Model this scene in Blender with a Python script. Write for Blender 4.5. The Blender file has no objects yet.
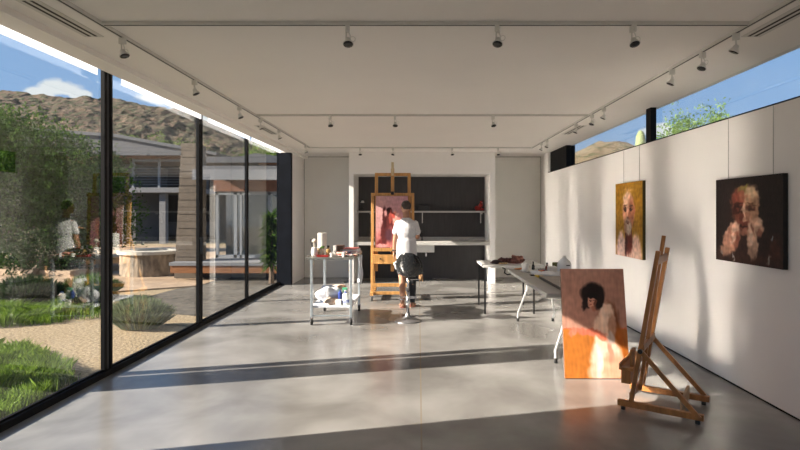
import bpy, bmesh, math, random
from mathutils import Vector, Matrix, noise, Euler
random.seed(7)
S = bpy.context.scene
C = S.collection
PI = math.pi

# ---------------------------------------------------------------- camera
cd = bpy.data.cameras.new('camera'); cam = bpy.data.objects.new('camera', cd); C.objects.link(cam)
cam.location = (0, 0, 1.54); cam.rotation_euler = (PI/2, 0, 0)
cd.sensor_width = 36; cd.lens = 533/800*36
cd.shift_x = -18.5/800; cd.shift_y = -13/800
cd.clip_start = .05; cd.clip_end = 1500
S.camera = cam
S.view_settings.view_transform = 'Standard'; S.view_settings.look = 'None'
S.view_settings.gamma = 1; S.view_settings.use_curve_mapping = False
S.view_settings.exposure = 0.90
S.cycles.sample_clamp_indirect = 0; S.cycles.blur_glossy = 0; S.cycles.diffuse_bounces = 8; S.cycles.max_bounces = 14; S.cycles.glossy_bounces = 6; S.cycles.transparent_max_bounces = 16

# ---------------------------------------------------------------- sky
SKY_STRENGTH = .56
w = bpy.data.worlds.new('sky'); S.world = w; w.use_nodes = True
nt = w.node_tree; N = nt.nodes; L = nt.links; N.clear()
def nd(t, **k):
    n = N.new(t)
    for a, b in k.items(): setattr(n, a, b)
    return n
tc = nd('ShaderNodeTexCoord')
sep = nd('ShaderNodeSeparateXYZ'); L.new(tc.outputs['Generated'], sep.inputs[0])
rmp = nd('ShaderNodeValToRGB'); L.new(sep.outputs['Z'], rmp.inputs[0])
cr = rmp.color_ramp
cr.elements[0].position = 0.0; cr.elements[0].color = (.52, .68, .90, 1)
cr.elements[1].position = 1.0; cr.elements[1].color = (.10, .24, .58, 1)
e = cr.elements.new(.16); e.color = (.31, .51, .85, 1)
e = cr.elements.new(.38); e.color = (.24, .44, .80, 1)
nz = nd('ShaderNodeTexNoise'); nz.inputs['Scale'].default_value = 26; nz.inputs['Detail'].default_value = 6
L.new(tc.outputs['Generated'], nz.inputs['Vector'])
def m_(op, a, b=None):
    n = nd('ShaderNodeMath', operation=op)
    for i, v in enumerate((a, b)):
        if v is None: continue
        if isinstance(v, (int, float)): n.inputs[i].default_value = v
        else: L.new(v, n.inputs[i])
    return n.outputs[0]
tot = None
for (dx, dz, r) in ((-376, 118, .022), (-358, 123, .03), (-340, 117, .022), (-262, 112, .028), (-240, 108, .034), (-215, 98, .03),
                    (238, 82, .028), (252, 80, .026), (262, 70, .024), (-700, 260, .1), (300, -10, .05), (-160, 500, .16), (-900, 600, .2)):
    c = Vector((dx, 533, dz)).normalized()
    sb = nd('ShaderNodeVectorMath', operation='SUBTRACT'); L.new(tc.outputs['Generated'], sb.inputs[0]); sb.inputs[1].default_value = c
    ml = nd('ShaderNodeVectorMath', operation='MULTIPLY'); L.new(sb.outputs[0], ml.inputs[0]); ml.inputs[1].default_value = (1, 1, 2.2)
    ln = nd('ShaderNodeVectorMath', operation='LENGTH'); L.new(ml.outputs[0], ln.inputs[0])
    v = m_('SUBTRACT', 1.0, m_('DIVIDE', ln.outputs['Value'], r))
    tot = v if tot is None else m_('MAXIMUM', tot, v)
nn = m_('MULTIPLY', m_('SUBTRACT', nz.outputs[0], .5), 2.0)
cl = m_('MULTIPLY', m_('ADD', tot, nn), 3.0)
cl.node.use_clamp = True
mx = nd('ShaderNodeMix', data_type='RGBA'); L.new(cl, mx.inputs[0]); L.new(rmp.outputs[0], mx.inputs[6]); mx.inputs[7].default_value = (.92, .95, 1.0, 1)
bg = nd('ShaderNodeBackground'); L.new(mx.outputs[2], bg.inputs[0]); bg.inputs[1].default_value = SKY_STRENGTH
wo = nd('ShaderNodeOutputWorld'); L.new(bg.outputs[0], wo.inputs[0])

# ---------------------------------------------------------------- sun (low, from the left through the glass wall)
sd = bpy.data.lights.new('sun', 'SUN'); so = bpy.data.objects.new('sun', sd); C.objects.link(so)
sd.energy = 10.5; sd.angle = math.radians(.45); sd.color = (1.0, .865, .76)
so.rotation_euler = Vector((1, .244, -.52)).to_track_quat('-Z', 'Y').to_euler()
so.location = (-20, -5, 12)

# ---------------------------------------------------------------- materials
MATS = {}
def srgb(r, g, b):
    f = lambda c: (c/255/12.92) if c/255 <= .04045 else ((c/255+.055)/1.055)**2.4
    return (f(r), f(g), f(b))
def mat(name, col, rough=.5, metal=0, var=0, scale=8, bump=0, spec=.5, coat=0, stretch=None, col2=None, trans=0, bscale=None):
    if name in MATS: return MATS[name]
    m = bpy.data.materials.new(name); m.use_nodes = True; t = m.node_tree; b = t.nodes['Principled BSDF']
    b.inputs['Roughness'].default_value = rough; b.inputs['Metallic'].default_value = metal
    b.inputs['Specular IOR Level'].default_value = spec; b.inputs['Coat Weight'].default_value = coat
    b.inputs['Base Color'].default_value = (*col, 1)
    if trans:
        b.inputs['Transmission Weight'].default_value = trans
    tcx = t.nodes.new('ShaderNodeTexCoord'); mp = t.nodes.new('ShaderNodeMapping'); t.links.new(tcx.outputs['Object'], mp.inputs[0])
    if stretch: mp.inputs['Scale'].default_value = stretch
    n = t.nodes.new('ShaderNodeTexNoise'); n.inputs['Scale'].default_value = scale; n.inputs['Detail'].default_value = 5
    t.links.new(mp.outputs[0], n.inputs['Vector'])
    if var or col2:
        r = t.nodes.new('ShaderNodeValToRGB'); r.color_ramp.elements[0].position = .3; r.color_ramp.elements[1].position = .7
        c2 = col2 if col2 else tuple(min(1, c*(1+var)) for c in col)
        c1 = col if col2 else tuple(c*(1-var) for c in col)
        r.color_ramp.elements[0].color = (*c1, 1); r.color_ramp.elements[1].color = (*c2, 1)
        t.links.new(n.outputs[0], r.inputs[0]); t.links.new(r.outputs[0], b.inputs['Base Color'])
    if bump:
        bp = t.nodes.new('ShaderNodeBump'); bp.inputs['Strength'].default_value = bump; bp.inputs['Distance'].default_value = .02
        if bscale:
            n2 = t.nodes.new('ShaderNodeTexNoise'); n2.inputs['Scale'].default_value = bscale; t.links.new(mp.outputs[0], n2.inputs['Vector']); t.links.new(n2.outputs[0], bp.inputs['Height'])
        else: t.links.new(n.outputs[0], bp.inputs['Height'])
        t.links.new(bp.outputs[0], b.inputs['Normal'])
    MATS[name] = m
    return m

white = mat('white_paint', (.84, .82, .80), .55, var=.015, scale=2)
ceilm = mat('ceiling_paint', (.87, .84, .80), .6, var=.015, scale=1.5)
blackm = mat('black_anodised_frame', (.006, .006, .007), .6, spec=.12)
greym = mat('grey_seal', (.045, .045, .05), .5, spec=.2)
fixm = mat('fixture_white', (.62, .61, .57), .4)
lampglass = mat('lamp_glass', (.05, .05, .05), .1, metal=.3)
chrome = mat('chrome', (.60, .60, .62), .24, metal=1)
steel = mat('cart_steel', (.55, .60, .62), .32, metal=.7, var=.08, scale=20)
wood = mat('pine', (.52, .27, .085), .45, var=.22, scale=5, stretch=(6, 6, .7), bump=.05)
wood2 = mat('oiled_oak', (.40, .165, .045), .38, var=.3, scale=5, stretch=(5, 5, .8), bump=.05)
darkniche = mat('charcoal_panel', (.043, .040, .041), .5, var=.15, scale=6, stretch=(4, 4, .5))
shelfm = mat('shelf_white', (.46, .45, .43), .5, var=.03)
plastic = mat('white_plastic', (.62, .62, .60), .4, var=.03)
blackp = mat('black_plastic', (.02, .02, .02), .35)
blackmetal = mat('black_metal', (.03, .03, .03), .4, metal=.5)
leather = mat('black_leather', (.014, .015, .016), .22, var=.2, scale=30)
skinm = mat('skin', (.40, .20, .12), .5, var=.08, scale=12)
hairm = mat('short_dark_hair', (.06, .042, .032), .7, var=.4, scale=120, bump=.4)
shirtm = mat('white_cotton', (.60, .595, .61), .8, var=.03, scale=10, bump=.7, bscale=9)
shortm = mat('dark_shorts_cloth', (.025, .027, .033), .8, var=.2, scale=40)
rubber = mat('rubber', (.02, .02, .02), .7)
redm = mat('red_paint', (.30, .015, .012), .4, var=.2)
canvasm = mat('raw_canvas_edge', (.10, .075, .06), .8, var=.2)
blackedge = mat('black_canvas_edge', (.015, .013, .013), .7)
paper = mat('paper_white', (.80, .78, .74), .8, var=.03, bump=.2, scale=40)
clothw = mat('white_rag', (.75, .76, .80), .85, var=.05, bump=.6, scale=14)

def glass_mat():
    m = bpy.data.materials.new('window_glass'); m.use_nodes = True; t = m.node_tree; t.nodes.clear()
    o = t.nodes.new('ShaderNodeOutputMaterial'); mx = t.nodes.new('ShaderNodeMixShader')
    tr = t.nodes.new('ShaderNodeBsdfTransparent'); tr.inputs[0].default_value = (.93, .95, .94, 1)
    g = t.nodes.new('ShaderNodeBsdfGlossy'); g.inputs['Roughness'].default_value = 0.0; g.inputs[0].default_value = (1, 1, 1, 1)
    f = t.nodes.new('ShaderNodeFresnel'); ge = t.nodes.new('ShaderNodeNewGeometry'); mr = t.nodes.new('ShaderNodeMapRange')
    mr.inputs['To Min'].default_value = 1.52; mr.inputs['To Max'].default_value = 1/1.52      # same reflectance on both faces of the pane
    t.links.new(ge.outputs['Backfacing'], mr.inputs[0]); t.links.new(mr.outputs[0], f.inputs[0])
    ml = t.nodes.new('ShaderNodeMath'); ml.operation = 'MULTIPLY'; ml.inputs[1].default_value = .85; ml.use_clamp = True
    t.links.new(f.outputs[0], ml.inputs[0]); t.links.new(ml.outputs[0], mx.inputs[0])
    t.links.new(tr.outputs[0], mx.inputs[1]); t.links.new(g.outputs[0], mx.inputs[2]); t.links.new(mx.outputs[0], o.inputs[0])
    return m
glassm = glass_mat()
def clear_mat(name, col, f=.3):
    m = bpy.data.materials.new(name); m.use_nodes = True; t = m.node_tree; b = t.nodes['Principled BSDF']
    b.inputs['Base Color'].default_value = (*col, 1); b.inputs['Roughness'].default_value = .15
    b.inputs['Alpha'].default_value = f
    return m
def translucent_mat():
    m = bpy.data.materials.new('roller_shade_fabric'); m.use_nodes = True; t = m.node_tree; t.nodes.clear()
    o = t.nodes.new('ShaderNodeOutputMaterial'); mx = t.nodes.new('ShaderNodeMixShader'); mx.inputs[0].default_value = .72
    d = t.nodes.new('ShaderNodeBsdfDiffuse'); d.inputs[0].default_value = (.9, .9, .9, 1)
    r = t.nodes.new('ShaderNodeBsdfTranslucent'); r.inputs[0].default_value = (.93, .95, 1.0, 1)
    t.links.new(d.outputs[0], mx.inputs[1]); t.links.new(r.outputs[0], mx.inputs[2]); t.links.new(mx.outputs[0], o.inputs[0])
    return m
shadem = translucent_mat()

def floor_mat():
    m = bpy.data.materials.new('polished_concrete'); m.use_nodes = True; t = m.node_tree; b = t.nodes['Principled BSDF']
    tcx = t.nodes.new('ShaderNodeTexCoord')
    n1 = t.nodes.new('ShaderNodeTexNoise'); n1.inputs['Scale'].default_value = 1.1; n1.inputs['Detail'].default_value = 4; n1.inputs['Roughness'].default_value = .5; n1.inputs['Distortion'].default_value = .3
    n2 = t.nodes.new('ShaderNodeTexNoise'); n2.inputs['Scale'].default_value = 60; n2.inputs['Detail'].default_value = 3
    for n in (n1, n2): t.links.new(tcx.outputs['Object'], n.inputs['Vector'])
    r = t.nodes.new('ShaderNodeValToRGB'); e = r.color_ramp.elements
    e[0].position = .30; e[0].color = (.140, .134, .126, 1); e[1].position = .72; e[1].color = (.345, .338, .325, 1)
    k = r.color_ramp.elements.new(.5); k.color = (.222, .216, .206, 1)
    r.color_ramp.interpolation = 'B_SPLINE'; t.links.new(n1.outputs[0], r.inputs[0])
    sp = t.nodes.new('ShaderNodeSeparateXYZ'); t.links.new(tcx.outputs['Object'], sp.inputs[0])
    def mm(op, a, bb):
        n = t.nodes.new('ShaderNodeMath'); n.operation = op
        for i, v in enumerate((a, bb)):
            if isinstance(v, (int, float)): n.inputs[i].default_value = v
            else: t.links.new(v, n.inputs[i])
        return n.outputs[0]
    ln = mm('LESS_THAN', mm('ABSOLUTE', mm('SUBTRACT', sp.outputs['X'], .02), 0), .006)
    mx = t.nodes.new('ShaderNodeMix'); mx.data_type = 'RGBA'; mx.inputs[7].default_value = (.22, .17, .11, 1)
    t.links.new(mm('MULTIPLY', ln, .6), mx.inputs[0]); t.links.new(r.outputs[0], mx.inputs[6])
    t.links.new(mx.outputs[2], b.inputs['Base Color'])
    rr = t.nodes.new('ShaderNodeMapRange'); rr.inputs['To Min'].default_value = .20; rr.inputs['To Max'].default_value = .25
    t.links.new(n1.outputs[0], rr.inputs[0]); t.links.new(rr.outputs[0], b.inputs['Roughness'])
    b.inputs['IOR'].default_value = 1.9
    return m
floorm = floor_mat()

# ---------------------------------------------------------------- mesh helpers (world coordinates)
ORG = {}
class MB:
    def __init__(s): s.bm = bmesh.new()
    def box(s, x0, x1, y0, y1, z0, z1, M=None):
        vs = [Vector((x, y, z)) for z in (z0, z1) for y in (y0, y1) for x in (x0, x1)]
        if M is not None: vs = [M @ v for v in vs]
        v = [s.bm.verts.new(p) for p in vs]
        for f in ((0, 2, 3, 1), (4, 5, 7, 6), (0, 1, 5, 4), (2, 6, 7, 3), (0, 4, 6, 2), (1, 3, 7, 5)):
            s.bm.faces.new([v[i] for i in f])
        return s
    def bar(s, a, b, wd, th, up=(0, 0, 1)):
        a = Vector(a); b = Vector(b); d = (b-a).normalized(); u = Vector(up)
        if abs(d.dot(u)) > .98: u = Vector((0, 1, 0))
        x = d.cross(u).normalized(); y = x.cross(d).normalized(); ln = (b-a).length
        M = Matrix.Translation(a) @ Matrix((x, d, y)).transposed().to_4x4()
        return s.box(-wd/2, wd/2, 0, ln, -th/2, th/2, M)
    def tube(s, pts, r, n=10, caps=True):
        pts = [Vector(p) for p in pts]; rs = r if isinstance(r, (list, tuple)) else [r]*len(pts)
        rings = []; prev = None
        for i, p in enumerate(pts):
            d = (pts[min(i+1, len(pts)-1)]-pts[max(i-1, 0)]).normalized()
            if prev is None:
                u = Vector((0, 0, 1)) if abs(d.z) < .9 else Vector((1, 0, 0)); x = d.cross(u).normalized()
            else: x = (prev-d*prev.dot(d)).normalized()
            prev = x; y = d.cross(x)
            rings.append([s.bm.verts.new(p+(x*math.cos(2*PI*k/n)+y*math.sin(2*PI*k/n))*rs[i]) for k in range(n)])
        for a, b in zip(rings, rings[1:]):
            for k in range(n): s.bm.faces.new((a[k], a[(k+1) % n], b[(k+1) % n], b[k]))
        if caps: s.bm.faces.new(rings[0][::-1]); s.bm.faces.new(rings[-1])
        return s
    def lathe(s, c, prof, n=20, M=None, sx=1, sy=1):
        c = Vector(c); rings = []
        for r, z in prof:
            ring = []
            for k in range(n):
                p = Vector((r*sx*math.cos(2*PI*k/n), r*sy*math.sin(2*PI*k/n), z))
                if M is not None: p = M @ p
                ring.append(s.bm.verts.new(c+p))
            rings.append(ring)
        for a, b in zip(rings, rings[1:]):
            for k in range(n): s.bm.faces.new((a[k], a[(k+1) % n], b[(k+1) % n], b[k]))
        s.bm.faces.new(rings[0][::-1]); s.bm.faces.new(rings[-1])
        return s
    def ell(s, c, r, n=14, M=None, warp=0, seed=0):
        c = Vector(c); prof = []
        rings = []; nn_ = max(6, n//2+2)
        for j in range(1, nn_):
            a = PI*j/nn_ ; ring = []
            for k in range(n):
                t = 2*PI*k/n
                u = Vector((math.sin(a)*math.cos(t), math.sin(a)*math.sin(t), -math.cos(a)))
                f = 1+warp*noise.noise(u*1.8+Vector((seed, seed*.7, 3)))
                p = Vector((u.x*r[0]*f, u.y*r[1]*f, u.z*r[2]*f))
                if M is not None: p = M @ p
                ring.append(s.bm.verts.new(c+p))
            rings.append(ring)
        for a, b in zip(rings, rings[1:]):
            for k in range(n): s.bm.faces.new((a[k], a[(k+1) % n], b[(k+1) % n], b[k]))
        s.bm.faces.new(rings[0][::-1]); s.bm.faces.new(rings[-1])
        return s
    def prism(s, poly, y0, y1):           # polygon in XZ, extruded along Y
        a = [s.bm.verts.new((x, y0, z)) for x, z in poly]; b = [s.bm.verts.new((x, y1, z)) for x, z in poly]
        n = len(poly)
        for k in range(n): s.bm.faces.new((a[k], a[(k+1) % n], b[(k+1) % n], b[k]))
        s.bm.faces.new(a[::-1]); s.bm.faces.new(b); return s
    def build(s, name, m, parent=None, smooth=False, bevel=0, sub=0):
        o0 = ORG.get(parent, Vector((0, 0, 0))) if parent else Vector((0, 0, 0))
        bmesh.ops.recalc_face_normals(s.bm, faces=s.bm.faces[:])
        if o0.length: bmesh.ops.translate(s.bm, verts=s.bm.verts[:], vec=-o0)
        me = bpy.data.meshes.new(name); s.bm.to_mesh(me); s.bm.free()
        o = bpy.data.objects.new(name, me); C.objects.link(o)
        if m: me.materials.append(m)
        if smooth:
            for p in me.polygons: p.use_smooth = True
        if bevel:
            md = o.modifiers.new('bevel', 'BEVEL'); md.width = bevel; md.segments = 2; md.limit_method = 'ANGLE'
        if sub:
            md = o.modifiers.new('sub', 'SUBSURF'); md.levels = sub; md.render_levels = sub
        if parent: o.parent = parent; ORG[o] = o0
        return o
def thing(name, label, cat, loc=(0, 0, 0), group=None):
    o = bpy.data.objects.new(name, None); o.empty_display_size = .1; C.objects.link(o); o.location = loc
    ORG[o] = Vector(loc); o['label'] = label; o['category'] = cat
    if group: o['group'] = group
    return o
def tag(o, label, cat, group=None, kind=None):
    # put the origin of a one-mesh thing at its base
    o['label'] = label; o['category'] = cat
    if group: o['group'] = group
    if kind: o['kind'] = kind
    return o
def struct(name, mb, m, **k):
    o = mb.build(name, m, **k); o['kind'] = 'structure'; return o
def sroot(name, loc=(0, 0, 0)):
    o = bpy.data.objects.new(name, None); C.objects.link(o); o.location = loc; ORG[o] = Vector(loc); o['kind'] = 'structure'; return o
def copy_tree(o, parent=None):
    c = o.copy(); C.objects.link(c)
    if parent: c.parent = parent
    for ch in list(o.children): copy_tree(ch, c)
    return c

# ---------------------------------------------------------------- room shell
CEIL = 2.84
struct('floor', MB().box(-2.985, 3.1, -3.0, 12.75, -.12, 0), floorm)
struct('ceiling', MB().box(-2.60, 3.02, -3.0, 12.75, CEIL, 3.1), ceilm)
trim1 = struct('trim_1', MB().box(-2.80, -2.60, -3.0, 12.75, 2.794, 3.1), ceilm)      # dropped soffit
struct('trim_2', MB().box(-3.04, -2.80, -3.0, 12.75, 2.95, 3.1), ceilm)              # slab above the shade pocket
struct('wall_front', MB().box(-3.1, -2.6, -3.2, -3.0, -.1, 3.1).box(2.6, 3.2, -3.2, -3.0, -.1, 3.1).box(-2.6, 2.6, -3.2, -3.0, 2.75, 3.1).box(-2.6, 2.6, -3.2, -3.0, -.1, .05), white)  # opening left for the added fill glazing behind the camera
struct('wall_left', MB().box(-3.10, -2.91, -3.0, 3.12, -.1, 2.95), white)
struct('wall_right', MB().box(2.81, 3.10, -3.0, 11.92, -.1, 2.385).box(2.875, 3.10, 11.92, 12.75, -.1, CEIL), white)
struct('trim_3', MB().box(2.818, 3.06, -3.0, 11.6, 2.383, 2.40), blackm)                # clerestory sill
struct('baseboard_right', MB().box(2.806, 2.815, -2.9, 11.92, 0.0, .012), blackm)
struct('wall_back', MB().box(-2.69, -1.50, 12.54, 12.75, 0, CEIL).box(1.657, 2.875, 12.54, 12.75, 0, CEIL)
       .box(-1.500, -1.400, 11.50, 12.75, 0, CEIL).box(1.545, 1.657, 11.50, 12.75, 0, CEIL)
       .box(-1.400, 1.545, 11.50, 12.75, 2.36, CEIL), white)
struct('wall_niche', MB().box(-1.400, 1.545, 12.45, 12.6, 0, 2.36), darkniche)
struct('wall_end', MB().box(-2.99, -2.69, 11.37, 12.75, 0, 2.95), white)
struct('trim_4', MB().box(-2.99, -2.69, 11.24, 11.37, 0, 2.794), mat('dark_column', (.007, .009, .014), .7, var=.2, scale=5, spec=.1), bevel=.004)
# shadow gaps of the two flush door panels on the back wall
for n_, (a, b) in enumerate(((-2.688, -1.502), (1.659, 2.873))):
    o = sroot('door_%d' % (n_+1))
    MB().box(a+.01, b-.01, 12.515, 12.54, 0.01, CEIL-.012).build('door_panel', mat('door_panel_paint', (.72, .71, .67), .55, var=.02, scale=2), o)
    MB().box(a, a+.01, 12.53, 12.54, 0, CEIL).box(b-.01, b, 12.53, 12.54, 0, CEIL).box(a, b, 12.53, 12.54, CEIL-.012, CEIL).build('shadow_gap', greym, o)

# ---------------------------------------------------------------- glass wall on the left
ys = [3.12, 4.93, 7.08, 9.10, 11.24]
for i in range(4):
    y0, y1 = ys[i], ys[i+1]
    o = sroot('window_%d' % (i+1))
    MB().box(-2.956, -2.950, y0, y1, .05, 2.93).build('glass_pane', glassm, o)
    MB().box(-2.985, -2.912, y0, y1, 0, .055).box(-2.97, -2.94, y0, y1, .055, .07).build('sill_frame', blackm, o, bevel=.003)
    MB().box(-2.985, -2.915, y0, y1, 2.90, 2.95).build('head_frame', blackm, o)
o = sroot('window_5')
MB().box(-2.965, -2.925, 4.97, 5.01, 0, 2.95).build('stile', blackm, o, bevel=.003)
MB().box(-2.96, -2.935, 5.01, 5.06, 0, 2.95).build('groove', greym, o)
MB().box(-2.965, -2.925, 5.06, 5.10, 0, 2.95).build('stile', blackm, o, bevel=.003)
MB().box(-2.965, -2.92, 7.10, 7.16, 0, 2.95).box(-2.965, -2.93, 7.16, 7.24, 0, 2.95).build('meeting_stile', blackm, o, bevel=.003)
MB().box(-2.965, -2.925, 9.10, 9.18, 0, 2.95).build('stile', blackm, o, bevel=.003)
hd = MB().box(-2.92, -2.88, 7.11, 7.15, .98, 1.20).build('door_handle', blackp, o, bevel=.006)
for i, (a, b, lb) in enumerate(((3.2, 4.78, 'nearest window pane'), (5.17, 7.06, 'second window pane'), (7.30, 9.08, 'third window pane'), (9.21, 11.13, 'farthest window pane'))):
    r = thing('roller_shade', 'white rolled-up shade strip along the top of the '+lb, 'window shade', (-2.88, (a+b)/2, 2.80), 'roller shades over the glass wall')
    MB().box(-2.883, -2.879, a, b, 2.778, 2.94).build('shade_fabric', shadem, r)
    MB().box(-2.886, -2.876, a, b, 2.770, 2.779).build('hem_bar', shadem, r)

fw = sroot('window_7')      # unseen end glazing, added behind the camera to brighten the room
MB().box(-2.6, 2.6, -3.11, -3.105, .05, 2.75).build('glass_pane', glassm, fw)
for x in (-2.6, -.9, .85, 2.55): MB().box(x, x+.05, -3.14, -3.06, .05, 2.75).build('mullion', blackm, fw)
# clerestory on the right
gl = sroot('window_6')
MB().box(2.955, 2.961, -3, 6.62, 2.40, CEIL).box(2.955, 2.961, 6.76, 10.35, 2.40, CEIL).build('glass_pane', glassm, gl)
MB().box(2.885, 2.955, 6.62, 6.76, 2.40, CEIL).build('mullion', blackm, gl)
MB().box(2.87, 2.96, 10.35, 10.42, 2.40, CEIL).build('stile', blackm, gl)
struct('trim_5', MB().box(2.87, 3.06, 10.42, 11.60, 2.40, CEIL), blackm)
struct('trim_8', MB().box(2.81, 3.06, 11.60, 11.92, 2.385, CEIL), white)

# shelving niche
sh = thing('wall_shelf', 'long white upper shelf on metal brackets in the dark niche', 'shelf', (.07, 12.3, 1.54))
MB().box(-1.397, 1.542, 12.12, 12.449, 1.525, 1.565).build('shelf_board', shelfm, sh, bevel=.003)
for x in (-1.10, .09, 1.45):
    MB().box(x-.012, x+.012, 12.425, 12.449, 1.28, 1.525).prism([(x-.008, 1.525), (x+.008, 1.525), (x+.008, 1.49), (x-.008, 1.49)], 12.16, 12.43).build('bracket', fixm, sh)
ct = thing('worktop', 'long white counter across the niche with an upstand at the wall', 'counter', (.07, 12.1, .85))
MB().box(-1.398, 1.543, 11.52, 12.449, .82, .89).build('counter_slab', shelfm, ct, bevel=.004)
MB().box(-1.398, 1.543, 12.41, 12.449, .89, .96).build('upstand', shelfm, ct)
sk = thing('sink', 'white apron sink hung under the niche counter behind the easel', 'sink', (0, 11.9, .7))
MB().box(-.62, .345, 11.60, 12.1, .66, .818).build('basin', plastic, sk, bevel=.01)
MB().tube([(.17, 11.95, .66), (.17, 11.95, .56), (.17, 12.3, .52)], .02).build('drain_pipe', chrome, sk)
fa = thing('faucet', 'slim dark faucet on the niche counter right of the painter', 'faucet', (.08, 12.25, .891))
MB().lathe((.08, 12.25, .891), [(.028, 0), (.028, .015), (.013, .02), (.013, .2)]).build('faucet_body', blackp, fa, smooth=True)
MB().tube([(.08, 12.25, 1.08), (.08, 12.22, 1.11), (.08, 12.12, 1.11), (.08, 12.08, 1.08)], .01).build('spout', blackp, fa, smooth=True)
bx = MB().box(0.0, .25, 12.15, 12.38, 1.566, 1.68).box(.02, .23, 12.17, 12.36, 1.68, 1.70).build('storage_box', blackp, bevel=.006)
tag(bx, 'low black box on the upper shelf right of the easel', 'box')
fg = thing('figurine', 'small red figurine sitting at the right end of the upper shelf', 'figurine', (1.40, 12.25, 1.566))
MB().ell((1.38, 12.25, 1.625), (.085, .06, .06), warp=.4, seed=2).ell((1.43, 12.25, 1.70), (.05, .045, .05), warp=.3, seed=5).build('body', redm, fg, smooth=True)
MB().ell((1.44, 12.25, 1.765), (.03, .03, .03)).build('head', redm, fg, smooth=True)
MB().ell((1.33, 12.24, 1.60), (.03, .04, .034)).build('foot', redm, fg, smooth=True)
MB().ell((1.46, 12.2, 1.60), (.03, .05, .03)).build('foot', redm, fg, smooth=True)
lm = thing('desk_lamp', 'small black lamp clamped at the left end of the upper shelf', 'lamp', (-1.30, 12.25, 1.566))
MB().lathe((-1.30, 12.25, 1.566), [(.05, 0), (.05, .015), (.012, .025), (.012, .12)]).build('base', blackp, lm)
MB().tube([(-1.30, 12.25, 1.66), (-1.35, 12.25, 1.72), (-1.29, 12.22, 1.79)], .009).build('arm', blackp, lm)
MB().lathe((-1.275, 12.2, 1.75), [(.05, 0), (.03, .05), (.012, .06)]).build('lamp_shade', chrome, lm)
tag(MB().box(-1.21, -1.05, 12.2, 12.36, 1.566, 1.60).build('paint_tin', blackp, bevel=.004), 'flat dark tin on the upper shelf beside the small lamp', 'tin')
tag(MB().ell((-.98, 12.25, 1.60), (.035, .035, .035)).build('clay_ball', paper, smooth=True), 'small pale ball on the upper shelf left of the easel', 'ball')

# ---------------------------------------------------------------- ceiling tracks, vents, spotlights
tracks = [('lighting_track', 'long white lighting track on the ceiling parallel to the glass wall', (-2.187, -2.153, -2.9, 10.67)),
          ('lighting_track', 'long white lighting track on the ceiling parallel to the right wall', (2.253, 2.287, -2.9, 10.67)),
          ('lighting_track', 'nearest cross track spanning the ceiling at the top of the picture', (-2.153, 2.253, 3.63, 3.665)),
          ('lighting_track', 'middle cross track spanning the ceiling', (-2.153, 2.253, 7.07, 7.105)),
          ('lighting_track', 'farthest cross track spanning the ceiling near the back wall', (-2.153, 2.253, 10.635, 10.67))]
for n_, lb, (a, b, c, d) in tracks:
    t = thing(n_, lb, 'lighting track', ((a+b)/2, (c+d)/2, CEIL), 'ceiling lighting tracks')
    MB().box(a, b, c, d, CEIL-.022, CEIL).build('rail', fixm, t)
    if b-a < .1: MB().box((a+b)/2-.006, (a+b)/2+.006, c, d, CEIL-.0235, CEIL-.022).build('slot', greym, t)
    else: MB().box(a, b, (c+d)/2-.006, (c+d)/2+.006, CEIL-.0235, CEIL-.022).build('slot', greym, t)
def vent(x, y0, y1, lb):
    v = thing('air_vent', lb, 'vent', (x, (y0+y1)/2, CEIL), 'slot vents in the ceiling')
    MB().box(x-.07, x+.07, y0, y1, CEIL-.004, CEIL).build('vent_frame', fixm, v)
    for k in (-.024, .024):
        MB().box(x+k-.010, x+k+.010, y0+.02, y1-.02, CEIL-.0055, CEIL-.003).build('slot', mat('vent_dark', (.05, .045, .04), .8), v)
vent(-2.40, 3.25, 3.95, 'double slot air vent in the ceiling at the top left corner')
vent(2.46, 3.25, 3.95, 'double slot air vent in the ceiling at the top right corner')
vent(-2.40, 8.0, 8.9, 'slot air vent in the ceiling far down the left side')
vent(2.46, 8.0, 8.9, 'slot air vent in the ceiling far down the right side')
proto = thing('track_spotlight', 'x', 'spotlight', (0, 0, 0), 'spotlights on the ceiling tracks')
MB().box(-.018, .018, -.03, .03, -.06, -.002).build('track_adapter', fixm, proto, bevel=.004)
MB().tube([(.012, 0, -.06), (.012, 0, -.125)], .006, 8).tube([(-.012, .0, -.06), (-.028, 0, -.10)], .004, 6).build('stem', fixm, proto)
MT = Matrix.Rotation(math.radians(25), 4, 'X')
hh = MB().lathe((-.005, 0, -.125), [(.012, .02), (.022, .012), (.026, -.01), (.044, -.038), (.047, -.046), (.043, -.047)], 16, MT).build('lamp_head', fixm, proto, smooth=True)
MB().lathe((-.005, 0, -.125), [(.041, -.044), (.041, -.05), (.02, -.054)], 16, MT).build('bulb', lampglass, hh, smooth=True)
MB().tube([(-.045+.022*math.cos(a*PI/5), 0, -.115+.022*math.sin(a*PI/5)) for a in range(11)], .003, 6).build('cable_loop', fixm, proto)
spots = []
def ordn(i, n):
    w_ = ['first', 'second', 'third', 'fourth', 'fifth', 'sixth', 'seventh', 'eighth', 'ninth']
    return 'nearest' if i == 0 else ('farthest' if i == n-1 else w_[i])
def tr_side(X, pxs, nm):
    for i, x in enumerate(pxs): spots.append((X, 533*X/(x-418.5), 'white swivel spotlight, %s from the front on the %s ceiling track' % (ordn(i, len(pxs)), nm)))
tr_side(-2.17, [122.5, 194.5, 239.5, 260.5, 279, 305.5], 'left')
tr_side(2.27, [736, 702.5, 672, 604, 592, 576, 547, 541.5], 'right')
def tr_x(Y, pxs, nm):
    w_ = {3: ['leftmost', 'middle', 'rightmost'], 4: ['leftmost', 'second from the left', 'third from the left', 'rightmost']}[len(pxs)]
    for i, x in enumerate(pxs): spots.append(((x-418.5)*Y/533, Y, 'white swivel spotlight, %s on the %s cross track' % (w_[i], nm)))
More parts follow.
